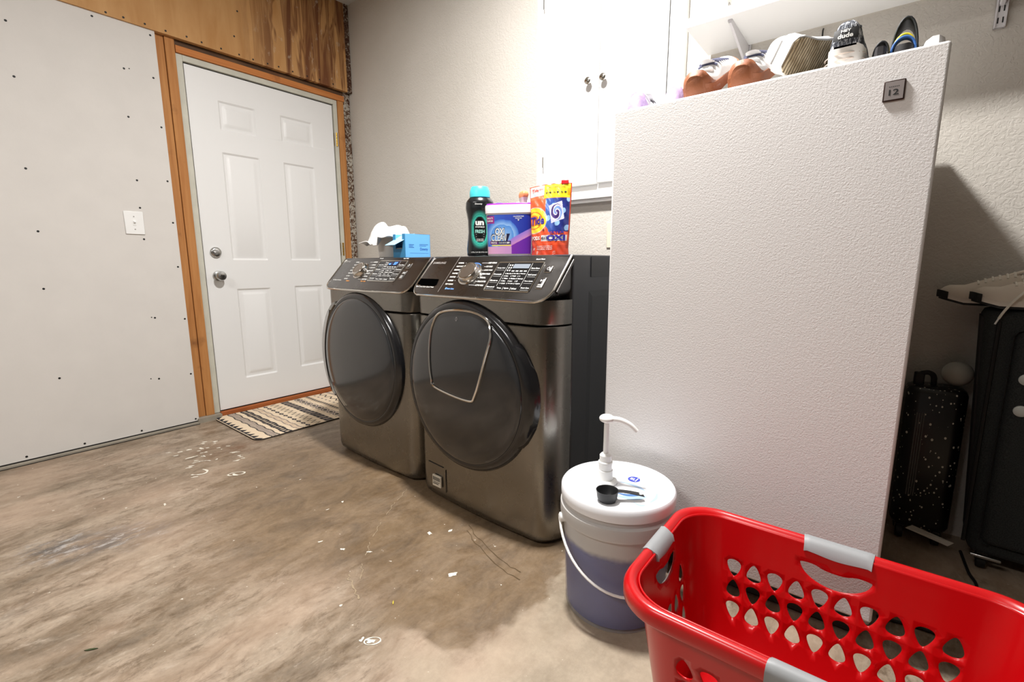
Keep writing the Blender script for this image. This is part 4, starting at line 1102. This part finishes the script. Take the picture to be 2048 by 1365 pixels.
gb = G(); n = 24; gb.add([pf(i/n, 0) for i in range(n+1)]+[pb(i/n, 0) for i in range(n+1)], [(i, i+1, n+2+i, n+1+i) for i in range(n)]); obj('bottom_gusset', gb, simple('white_film', (232, 226, 222), .4), pc, recalc=False)
gb = G().box(.040, .066, -.006, .004, PH-.004, PH+.010); obj('zip_tab', gb, simple('red_zip_tab', (226, 20, 34), .4), pc, bevel=.002)
fp = lambda o: (lambda x, y: pf(x, y, o))
g = G(); put_text(g, 'Tide', fp(.0014), -.02+.03, .445, .115, .37, .03, .04); M_rb = simple('royal_blue_print', (52, 40, 150), .35); obj('blue_lettering', g, M_rb, pch, recalc=False, smooth=False); g = G(); put_text(g, 'ULTRA', fp(.0014), .53, .305, .045, .36, .04); put_text(g, 'OXI', fp(.0014), .46, .205, .085, .46, .05); obj('blue_lettering', g, M_rb, pch, recalc=False, smooth=False)
g = G(); put_text(g, 'PODS', fp(.0014), .03, .222, .055, .24, .04); 
for k in range(3): put_text(g, ('OXI BOOST STAIN REMOVER', 'WITH ODOR FIGHTER', 'ORIGINAL SCENT')[k], fp(.0014), .18, .125-.022*k, .012, .44, .02)
for k in range(4): quad(g, fp(.0014), .18, .70-.05*(k % 2), .055-.012*k, .059-.012*k)
put_text(g, '57', fp(.0014), .06, .075, .03, .06, .02); obj('white_lettering', g, M_print, pch, recalc=False, smooth=False)
g = G(); put_text(g, '4in1', fp(.0014), .31, .225, .045, .15, .02); put_text(g, '+', fp(.0014), .34, .345, .03, .06, .02)
put_text(g, 'BRIGHTENS WHITES', fp(.0014), .46, .94, .014, .40, .02)
for k in range(3): put_text(g, ('#1', '10x', '4x')[k], fp(.0014), .40+.18*k, .865, .025, .06, .03); quad(g, fp(.0014), .48+.18*k, .53+.18*k, .868, .886)
obj('dark_lettering', g, simple('charcoal_print', (46, 40, 48), .4), pch, recalc=False, smooth=False)
g = G(); put_text(g, 'Tide', fp(.0014), .06, .915, .045, .16, .03); put_text(g, 'plus', fp(.0014), .24, .925, .03, .10, .02); obj('red_lettering', g, simple('red_print', (226, 60, 40), .4), pch, recalc=False, smooth=False)

# things half hidden behind the tub
sb = thing('spray_bottle', 'white spray bottle with orange trigger head standing behind the white tub', 'spray bottle', (2.005, -.545, TOP), math.radians(-30))
obj('bottle_body', G().lathe([(.030, 0), (.033, .004), (.033, .12), (.026, .15), (.014, .175), (.013, .190)], 28), M_white_pl, sb, angle=50)
obj('collar', G().lathe([(.0165, .182), (.0165, .200), (.012, .203)], 24), M_white_pl, sb)
M_or = simple('orange_trigger', (240, 150, 96), .4)
rings = []
for z, x0, x1, wy in ((.200, -.014, .016, .010), (.225, -.016, .020, .011), (.240, -.020, .024, .0125), (.252, -.022, .030, .013), (.262, -.018, .026, .011), (.266, -.010, .014, .007)):
    rings.append([(x, y, z) for x, y in rrect2(x0, x1, -wy, wy, .005, 3)])
obj('spray_head', G().loft(rings[2:]), M_or, sb, angle=50); obj('spray_neck', G().loft(rings[:3]), simple('pink_white_plastic', (236, 214, 210), .4), sb, angle=50)
obj('trigger', G().tube([(-.018, 0, .245), (-.026, 0, .225), (-.024, 0, .205)], .0045), M_or, sb)
bc = thing('blue_cap_bottle', 'white bottle with a blue screw cap behind the black bottle and tub', 'bottle', (1.895, -.565, TOP))
obj('bottle_body', G().lathe([(.038, 0), (.042, .005), (.042, .14), (.034, .175), (.019, .192), (.018, .200)], 30), M_white_pl, bc, angle=50)
obj('cap', G().lathe([(.0205, .198), (.021, .200), (.0205, .222), (.018, .224), (.004, .224)], 28), simple('blue_cap', (34, 60, 190), .35), bc, angle=40)

# dryer sheet box with its flap open
bx = thing('dryer_sheet_box', 'light blue carton of dryer sheets with torn-open flap on the dryer', 'box', (1.430, -.660, TOP), math.radians(84))
M_blu = simple('sky_blue_card', (108, 178, 236), .5); M_blu2 = simple('blue_card_inside', (64, 150, 200), .6)
Lx, Ly, Hh = .140, .100, .108; tk = .0016
g = G().box(-Lx/2, Lx/2, -Ly/2, Ly/2, 0, tk).box(-Lx/2, Lx/2, -Ly/2, -Ly/2+tk, 0, Hh).box(-Lx/2, Lx/2, Ly/2-tk, Ly/2, 0, Hh).box(Lx/2-tk, Lx/2, -Ly/2, Ly/2, 0, Hh)
g.box(-Lx/2+.055, Lx/2, -Ly/2, Ly/2, Hh-tk, Hh)
carton = obj('carton', g, M_blu, bx, smooth=False)
g = G().box(-Lx/2-.0005, -Lx/2+tk, -Ly/2, Ly/2, 0, .040).box(-Lx/2-.0005, -Lx/2+tk, -Ly/2, -Ly/2+.022, .040, Hh).box(-Lx/2-.0005, -Lx/2+tk, Ly/2-.022, Ly/2, .040, Hh); obj('torn_end', g, M_blu2, bx, smooth=False)
fl = G(); A = [(-Lx/2+.055, -Ly/2, Hh), (-Lx/2+.055, Ly/2, Hh), (-Lx/2-.050, Ly/2-.01, .055), (-Lx/2-.050, -Ly/2+.01, .055)]
fl.add(A+[(x, y, z+.0016) for x, y, z in A], [(0, 1, 2, 3), (7, 6, 5, 4), (0, 4, 5, 1), (1, 5, 6, 2), (2, 6, 7, 3), (3, 7, 4, 0)]); fo = obj('flap', fl, simple('pale_blue_card', (168, 214, 246), .5), bx, smooth=False)
obj('dryer_sheets', G().box(-Lx/2+.004, Lx/2-.004, -Ly/2+.003, Ly/2-.003, .002, .044), simple('cream_sheets', (206, 196, 176), .9), bx, smooth=False)
fx = lambda x, z: (x, -Ly/2-.0006, z)
g = G(); put_text(g, 'Downy', fx, .012, .030, .016, .044, .02); quad(g, fx, -.045, .058, .020, .0208)
for k in range(3): quad(g, fx, -.050, -.022-.006*(k % 2), .058-.006*k, .060-.006*k); quad(g, fx, .008, .058-.012*k, .060-.006*k, .0615-.006*k) if k < 2 else None
obj('box_print', g, simple('blue_print', (40, 96, 176), .5), carton, recalc=False, smooth=False)
# clear tub and crumpled white cloth
tt = thing('plastic_tub', 'cloudy plastic tub under the white cloth on the dryer', 'tub', (1.250, -.640, TOP))
tm = NT('cloudy_plastic'); tm.base(lin((226, 220, 210))); tm.set(Roughness=.3)
a_ = tm.add('ShaderNodeBsdfTransparent'); b_ = tm.add('ShaderNodeMixShader'); b_.inputs[0].default_value = .22; tm.link(tm.b.outputs[0], b_.inputs[1]); tm.link(a_.outputs[0], b_.inputs[2]); tm.base(lin((236, 230, 222)))
obj('tub_body', G().lathe([(.058, 0), (.062, .004), (.070, .118), (.073, .120), (.073, .124)], 36, cap1=False), tm.m, tt, angle=40)
obj('tub_contents', G().lathe([(.050, .006), (.054, .035), (.04, .045), (.01, .048)], 28), simple('white_powder', (236, 234, 230), .9, bump=(40, .5, .006)), tt)
rc = random.Random(11); waves = [(rc.uniform(20, 70), rc.uniform(20, 70), rc.uniform(0, 6)) for _ in range(6)]
def cloth(u, v):
    x = (u-.5)*.28; y = (v-.5)*.22
    r = math.hypot(x/.125, y/.085)
    n = sum(math.sin(a*x+b*y+c) for a, b, c in waves)/6
    z = .150+.020*n-.085*smooth((r-.66)/.70)*(1 if x < .055 else .55)+.010*math.exp(-((x+.03)/.05)**2)
    if x > .02: z -= .010
    z = max(z, .1255 if math.hypot(x*.93, y) < .088 else .05)
    return (x*.93+.008*n-.012*smooth((r-.7)/.6)*math.copysign(1, x), y+.006*n, z)
cl = obj('cloth', G().grid(cloth, 44, 34), simple('white_cotton', (244, 243, 241), .9, bump=(220, .3, .001)), recalc=False, angle=180)
cl.location = (1.247, -.640, TOP); so = cl.modifiers.new('thick', 'SOLIDIFY'); so.thickness = .003; so.offset = 1
tag(cl, 'crumpled white cloth draped over the cloudy tub on the dryer', 'cloth')

# ------------------------------------------------------------------ shoes
def shoe(name, label, loc, rz, tilt=0.0, sk=1.0, roll=0.0, L=.28, W=.105, H=.088, up=(235, 232, 226), sole=(238, 236, 232), heel=None, lace=(60, 64, 84), tread=None, group=None, toe=None, black_sole=False, upmat=None, laces=True, lift=0.0):
    t = thing(name, label, 'shoe', loc, 0, group, rot=(tilt, roll, rz))
    N = 26; ts = [i/(N-1) for i in range(N)]
    hw = lambda q: W/2*interp(q, [0, .04, .12, .35, .55, .74, .88, .96, 1], [.46, .66, .74, .72, .82, 1.0, .86, .56, .20])
    cx_ = lambda q: .006*math.sin(q*PI)
    sh_ = lambda q: sk*interp(q, [0, .3, .7, 1], [.032, .028, .022, .020])
    zb = lambda q: interp(q, [0, .06, .3, .8, 1], [.006, .001, .0, .003, .020])
    hh = lambda q: H*interp(q, [0, .05, .12, .30, .42, .60, .80, .94, 1], [.80, .98, .90, .76, .98, .82, .58, .46, .26])
    def ring(q, z0, z1, k, sq=1.0):
        w_ = hw(q)*k; return [(cx_(q)+x*w_, q*L, z) for x, z in ((-1, z0), (-.97*sq, (z0+z1)/2), (-1, z1), (1, z1), (.97*sq, (z0+z1)/2), (1, z0))]
    ms = simple(name+'_sole', sole, .6)
    if not black_sole:
        obj('sole', G().loft([ring(q, zb(q), zb(q)+sh_(q), 1.06) for q in ts]), ms, t, angle=50)
    else:
        obj('sole', G().loft([ring(q, zb(q)+.007, zb(q)+sh_(q), 1.06) for q in ts]), ms, t, angle=50)
        obj('outsole', G().loft([ring(q, zb(q), zb(q)+.008, 1.05) for q in ts]+[]), M_black, t, angle=50)
        obj('toe_bumper', G().loft([ring(q, zb(q)+.006, zb(q)+sh_(q)+.008, 1.12, 1.03) for q in (.93, .95, .975, .99)]+[[(x, y+.006, z) for x, y, z in ring(1.0, zb(1)+.006, zb(1)+sh_(1)+.008, 1.35, 1.03)]]), M_black, t, angle=50)
    def uring(q, k=1.0, hk=1.0, n=15):
        z0 = zb(q)+sh_(q)-.004; top = max(hh(q)*hk-z0+zb(q), .006); w_ = hw(q)*k; pts = []
        for i in range(n):
            a = PI*i/(n-1); c, s_ = math.cos(a), math.sin(a)
            pts.append((cx_(q)+w_*math.copysign(abs(c)**.62, c)*(1-.22*s_), q*L, z0+top*abs(s_)**.75))
        return pts
    mu = upmat or simple(name+'_upper', up, .85, bump=(260, .3, .001))
    obj('upper', G().loft([uring(q) for q in ts]), mu, t, angle=70)
    # opening
    op_ = G(); rings = []
    for q in np.linspace(.09, .33, 8):
        r_ = uring(q, .78, 1.0); m = r_[7]; k = math.sin((q-.07)/.28*PI)**.5
        rings.append([(m[0]+x*hw(q)*.50*k, m[1], m[2]+.0015-abs(x)*.003) for x in (-1, -.5, 0, .5, 1)])
    obj('opening', op_.loft(rings, False, False, closed=False), simple('shoe_lining', (70, 72, 78), .95), t, recalc=False)
    col = [(m[0]-hw(q)*.52*math.sin((q-.07)/.28*PI)**.5, m[1], m[2]) for q in np.linspace(.08, .34, 10) for m in (uring(q)[7],)]
    col2 = [(m[0]+hw(q)*.52*math.sin((q-.07)/.28*PI)**.5, m[1], m[2]) for q in np.linspace(.34, .08, 10) for m in (uring(q)[7],)]
    obj('collar', G().tube(col+col2, .0055, 8, closed=True), mu, t)
    tg = G(); tg.loft([[(x*.016+cx_(.42), L*y, z+.004*(1-x*x)) for x in (-1, -.5, 0, .5, 1)]+[(x*.016+cx_(.42), L*y+.004, z-.006) for x in (1, .5, 0, -.5, -1)] for y, z in ((.56, H*.80), (.46, H*.93), (.38, H*1.02), (.33, H*1.10))]); obj('tongue', tg, mu, t, angle=60)
    if laces:
        lg = G()
        for i, q in enumerate(np.linspace(.38, .70, 7)):
            r_ = uring(q, 1.0, 1.02); lg.tube([r_[4], r_[5], r_[6], r_[7], r_[8], r_[9], r_[10]], (.0048 if tilt else .0030), 6, flat=.7)
        obj('laces', lg, simple(name+'_laces', lace, .9), t)
    if heel:
        hg = G(); rings = []
        for q in (-.006, .004, .02, .05, .09, .14, .19, .24):
            k = 1.07 if q > 0 else .98; hk = interp(q, [0, .05, .14, .24], [1.06, 1.06, .72, .36]); r_ = uring(max(q, 0), k, hk)
            rings.append([(x, y if q >= 0 else -.0045, (z if 0 < i < 14 else zb(0)+.004)) for i, (x, y, z) in enumerate(r_)])
        obj('heel_counter', hg.loft(rings), simple(name+'_heel', heel, .55, bump=(130, .5, .002)), t, angle=70)
    if toe: obj('toe_patch', G().loft([uring(q, 1.02, 1.04) for q in (.86, .90, .95, .985, 1.0)]), simple(name+'_toe', toe, .7), t, angle=70)
    if tread:
        tm_ = NT('worn_gum_tread'); co = tm_.coords(); wv = tm_.add('ShaderNodeTexWave', wave_type='BANDS', bands_direction='Y'); wv.inputs['Scale'].default_value = 34; wv.inputs['Distortion'].default_value = 3.0; wv.inputs['Detail'].default_value = 2; wv.inputs['Detail Scale'].default_value = 1.0
        tm_.link(co, wv.inputs['Vector']); nn = tm_.noise(co, 22, 5)
        c_ = tm_.mix(tm_.ramp(wv.outputs['Fac'], [(.12, (1, 1, 1)), (.26, (0, 0, 0))]), tm_.ramp(nn, [(.35, lin((150, 130, 96))), (.62, lin((214, 198, 168)))]), lin((92, 76, 52)))
        tm_.base(c_); tm_.set(Roughness=.8); tm_.bump(wv.outputs['Fac'], .8, .004)
        obj('tread', G().loft([ring(q, zb(q)-.003, zb(q)+.001, .97) for q in ts]), tm_.m, t, angle=50)
    return t
FT = 1.3845
LAV = (186, 164, 206); COP = (142, 84, 52)
shoe('running_shoe', 'grey running shoe with lavender heel, leftmost shoe on the freezer top', (2.558, -.715, FT), math.radians(4), H=.085, up=(206, 206, 208), sole=LAV, heel=LAV, lace=(90, 90, 96), W=.088, L=.25)
shoe('running_shoe', 'grey running shoe with lavender heel, touching the left copper-heeled sneaker', (2.664, -.690, FT), math.radians(2), H=.085, up=(206, 206, 208), sole=LAV, heel=LAV, lace=(90, 90, 96), W=.088, L=.25)
shoe('copper_heel_sneaker', 'white sneaker with copper heel and toe tipped up, left of its mate on the freezer', (2.761, -.772, FT), math.radians(0), tilt=math.radians(31), H=.068, up=(226, 224, 222), sole=COP, heel=COP, lace=(84, 86, 108), W=.108)
shoe('copper_heel_sneaker', 'white sneaker with copper heel beside the shoe that shows its tan tread', (2.874, -.768, FT), math.radians(0), tilt=math.radians(28), H=.068, up=(226, 224, 222), sole=COP, heel=COP, lace=(84, 86, 108), W=.108)
shoe('canvas_shoe', 'white canvas shoe lying on its side with worn tan tread facing out', (2.980, -.800, FT+.050), math.radians(-24), tilt=math.radians(3), roll=math.radians(-61), L=.20, W=.112, H=.07, up=(236, 236, 236), sole=(244, 243, 240), lace=(240, 240, 240), tread=True, laces=True)
# heather knit slip-on with a name tab on its heel
km = NT('heather_knit'); co = km.coords((1, 1, 1)); kn_ = km.noise(km.coords((1.2, 1.2, .5)), 120, 3, .7); km.base(km.ramp(kn_, [(.40, lin((38, 40, 48))), (.52, lin((104, 108, 116))), (.60, lin((206, 208, 212)))])); km.set(Roughness=.95); km.bump(kn_, 1.0, .006)
ks = shoe('knit_slip_on', 'heather grey knit slip-on with white layered sole and a black heel tab', (3.088, -.790, FT), math.radians(0), sk=1.30, H=.104, W=.092, L=.27, up=(90, 94, 100), sole=(244, 240, 234), laces=False, upmat=km.m)
kk = lambda u, v: ((u-.5)*.046, -.004-.006*(1-((u-.5)*1.7)**2)+.004*v*v, .056+v*.024)
tab = obj('heel_tab', G().grid(kk, 10, 6), M_black, ks, recalc=False)
ko = lambda u, v: (lambda p: (p[0], p[1]-.0016, p[2]))(kk(u, v))
g = G(); put_text(g, 'dude', ko, .18, .12, .42, .62, .03); obj('tab_lettering', g, M_print, tab, recalc=False, smooth=False)
g = G(); put_text(g, 'HEY', ko, .30, .64, .26, .40, .03); obj('tab_lettering', g, M_print, tab, recalc=False, smooth=False)
for z in (.018, .030): obj('sole_groove', G().tube([(.040*math.cos(a), .036-.040*math.sin(a), z) for a in np.linspace(0, PI, 12)], .0012, 5), simple('groove_beige', (206, 190, 178), .8), ks)
# slides
def slide(name, label, loc, rz, tilt, c_sole, c_strap, stripes=None, roll=0.0, L=.26, hs=.052, wk=1.0):
    t = thing(name, label, 'sandal', loc, 0, None, rot=(tilt, roll, rz))
    hw = lambda q: .046*wk*interp(q, [0, .05, .15, .4, .7, .9, 1], [.35, .66, .80, .78, 1, .80, .25])
    obj('footbed', G().loft([[(x*hw(q)*k, q*L, z) for x, z, k in ((-1, 0, .92), (-1, .012, 1.0), (-.9, .022, 1), (.9, .022, 1), (1, .012, 1), (1, 0, .92))] for q in np.linspace(0, 1, 22)]), simple(name+'_sole', c_sole, .7), t, angle=60)
    def strap(q, k): return [(1.06*hw(q)*math.cos(a), q*L, 0.012+k*math.sin(a)) for a in np.linspace(0, PI, 15)]
    for a, b, c in (stripes or [(.46, .78, c_strap)]):
        qs = np.linspace(a, b, 6); so_ = obj('strap', G().loft([strap(q, hs) for q in qs], False, False, closed=False), simple(name+'_strap', c, .6), t, recalc=False, angle=70)
        m = so_.modifiers.new('thick', 'SOLIDIFY'); m.thickness = .004
    return t
sl = slide('slide_sandal', 'black slide sandal with a tall dark strap and blue and yellow band on the freezer', (3.193, -.795, FT), math.radians(0), 0, (34, 32, 34), (24, 28, 30), [(.28, .62, (24, 28, 30))], L=.20, hs=.080, wk=.54)
for a, b, c, hh_ in ((.06, .15, (52, 104, 176), .026), (.16, .27, (226, 206, 40), .038)):
    qs = np.linspace(a, b, 5); bo = obj('inner_band', G().loft([[(-.001+.018*math.cos(k), q*.20, .012+hh_*math.sin(k)) for k in np.linspace(0, PI, 13)] for q in qs], False, False, closed=False), simple('band_colour', c, .6), sl, recalc=False, angle=70)
    m_ = bo.modifiers.new('thick', 'SOLIDIFY'); m_.thickness = .004
slide('slide_sandal', 'low black sandal between the knit slip-on and the tall dark strap', (3.1535, -.805, FT+.001), math.radians(0), math.radians(4), (44, 42, 44), (30, 30, 32), [(.30, .6, (30, 30, 32))], L=.17, hs=.030, wk=.31)
slide('slide_sandal', 'white slide sandal at the right front corner of the freezer top', (3.243, -.555, FT), math.radians(180), 0, (246, 246, 246), (240, 238, 236), [(.40, .62, (240, 238, 236))], L=.245, hs=.034, wk=.47)

# ------------------------------------------------------------------ luggage beside the freezer
bs = thing('suitcase', 'large black fabric suitcase at the right edge, cream sneakers on top', 'suitcase', (3.475, -.215, 0), math.radians(-4))
fab = NT('black_ballistic_fabric'); fn = fab.noise(fab.coords(), 320, 2); fab.base(fab.ramp(fn, [(.3, lin((24, 26, 26))), (.7, lin((50, 53, 52)))])); fab.set(Roughness=.9); fab.bump(fn, .3, .001)
cb = G().rbox(0, .52, 0, .185, .055, .815, .035)
cb.v = [(x-.022*(z-.435)/.38*(1-x/.52), y, z) for x, y, z in cb.v]
obj('case_body', cb, fab.m, bs, angle=50)
g = G()
for k in range(7): g.box(-.004, .002, .035+k*.018, .042+k*.018, .09, .79)
g.v = [(x-.022*(z-.435)/.38, y, z) for x, y, z in g.v]
obj('side_ribs', g, M_black, bs, smooth=False)
g = G().rbox(.045, .48, -.022, .01, .10, .76, .03); pk = obj('front_pocket', g, fab.m, bs, angle=50)
M_btn = simple('white_round_stud', (206, 210, 204), .4)
for z in (.622, .530): obj('stud', G().lathe([(.016, 0), (.016, .005), (.012, .008), (.003, .009)], 22, (.082, -.022, z), MY), M_btn, bs)
obj('zip_piping', G().tube([(.012, -.002, z) for z in np.linspace(.09, .78, 8)], .005), M_black, bs)
for x in (.06, .46):
    for y in (.035, .15):
        wl = obj('wheel', G().lathe([(.010, -.012), (.025, -.010), (.0265, 0), (.025, .010), (.010, .012)], 22, (x, y, .027), Mx), M_black, bs); obj('wheel_fork', G().box(x-.016, x+.016, y-.016, y+.016, .030, .062), M_ring, bs, bevel=.004)
obj('chrome_foot', G().box(.030, .10, -.012, .0, .050, .060), M_nickel, bs, bevel=.003)
ss = thing('carry_on', 'small black carry-on case speckled white, between freezer and large suitcase', 'suitcase', (3.310, -.150, 0), math.radians(3))
spk = NT('speckled_black_shell'); vv = spk.add('ShaderNodeTexVoronoi'); vv.inputs['Scale'].default_value = 95; vv.inputs['Randomness'].default_value = 1
wr = spk.noise(spk.coords(), 40, 3); cw = spk.mix(.07, spk.coords(), wr, 'ADD') if False else spk.coords((1.0, 1, .7), (.3, .5, .2)); spk.link(cw, vv.inputs['Vector'])
sel = spk.add('ShaderNodeSeparateColor'); spk.link(vv.outputs['Color'], sel.inputs[0])
thr = spk.math('LESS_THAN', vv.outputs['Distance'], spk.math('MULTIPLY', spk.math('SUBTRACT', sel.outputs[0], .25), .42))
spk.base(spk.mix(thr, lin((16, 15, 16)), lin((214, 210, 196)))); spk.set(Roughness=.3)
obj('shell', G().rbox(0, .155, 0, .125, .050, .545, .035), spk.m, ss, angle=50)
g = G()
for k in range(4): g.box(.030+k*.006, .0335+k*.006, -.003, .004, .17, .46)
obj('pale_band', g, simple('band_grey', (84, 84, 82), .6), ss, smooth=False)  # thin raised grey bars forming a pale vertical band
obj('carry_handle', G().tube(catmull([(.030, .06, .543), (.032, .06, .575), (.044, .06, .585), (.058, .06, .585), (.068, .06, .573), (.070, .06, .543)], 5, False), .008, 8), M_black, ss)
obj('handle_mount', G().box(.018, .044, .045, .075, .540, .585), M_black, ss, bevel=.004)
for x in (.03, .125):
    for y in (.025, .10): obj('wheel', G().lathe([(.010, -.010), (.022, -.009), (.024, 0), (.022, .009), (.010, .010)], 20, (x, y, .025), Mx), M_black, ss); obj('wheel_fork', G().box(x-.012, x+.012, y-.012, y+.012, .028, .054), M_ring, ss, bevel=.003)
pt = G().add([(.040, -.030, .062), (.150, -.030, .034), (.165, -.022, .046), (.060, -.004, .066)], [(0, 1, 2, 3)]); 
tg_ = obj('luggage_tag', pt, simple('white_tag_paper', (206, 198, 186), .8), ss, recalc=False, smooth=False); mm = tg_.modifiers.new('thick', 'SOLIDIFY'); mm.thickness = .0012
ball = thing('ball', 'small white ball on the speckled carry-on against the large suitcase', 'ball', (3.432, -.070, .5495))
obj('ball_shell', G().ellipsoid((0, 0, .040), (.040, .040, .040), 28, 16), simple('off_white_rubber', (176, 174, 164), .6, bump=(60, .3, .003)), ball)
CR = (214, 202, 186)
cs = shoe('cream_sneaker', 'cream sneaker with black toe on the large suitcase, nearer one with lace hanging', (3.715, -.190, .8155), math.radians(86), L=.29, H=.105, up=CR, sole=(222, 214, 202), lace=(226, 220, 206), black_sole=True)
shoe('cream_sneaker', 'cream sneaker with black toe on the large suitcase, farther one behind its mate', (3.648, -.082, .8155), math.radians(88), L=.29, H=.105, up=CR, sole=(222, 214, 202), lace=(226, 220, 206), black_sole=True)
lp = catmull([(-.030, .150, .082), (-.052, .175, .066), (-.060, .200, .036), (-.061, .220, .0), (-.060, .230, -.025)], 6, False)
obj('loose_lace', G().tube(lp, .0042, 8, flat=.6), simple('cream_lace', (226, 220, 206), .9), cs)
obj('lace_tip', G().tube([lp[-1], (-.060, .236, -.042)], .0022, 6), M_white_pl, cs)
bp_ = thing('knit_pouch', 'brown knit pouch standing behind the cream sneakers at the right edge', 'pouch', (3.660, -.006, .8155))
kp = NT('brown_knit'); kn2 = kp.noise(kp.coords(), 150, 3, .7); kp.base(kp.ramp(kn2, [(.42, lin((60, 34, 22))), (.55, lin((112, 72, 48))), (.64, lin((190, 160, 130)))])); kp.set(Roughness=.95); kp.bump(kn2, 1.0, .005)
obj('pouch_body', G().loft([[(x*k, -.018*k2+.0, z) if y < 0 else (x*k, .004, z) for x, y in ((-.10, -1), (-.05, -1), (0, -1), (.05, -1), (.10, -1), (.10, 1), (-.10, 1))] for z, k, k2 in ((0, .9, .9), (.04, 1, 1), (.15, .95, .9), (.20, .85, .6), (.215, .8, .3))]), kp.m, bp_, angle=70)
obj('pouch_cord', G().tube([(-.086, -.014, .186), (-.03, -.018, .19), (.03, -.018, .19), (.086, -.014, .186)], .004, 6), simple('brown_cord', (70, 40, 26), .9), bp_)
tag(obj('cable', G().tube(catmull([(3.500, -.12, .0045), (3.506, -.25, .0045), (3.516, -.335, .0045), (3.490, -.52, .0045), (3.434, -.624, .0045), (3.365, -.640, .0045), (3.285, -.655, .0045)], 6, False), .0042, 8), M_black), 'thin black cable on the floor running from the large suitcase behind the basket', 'cable')
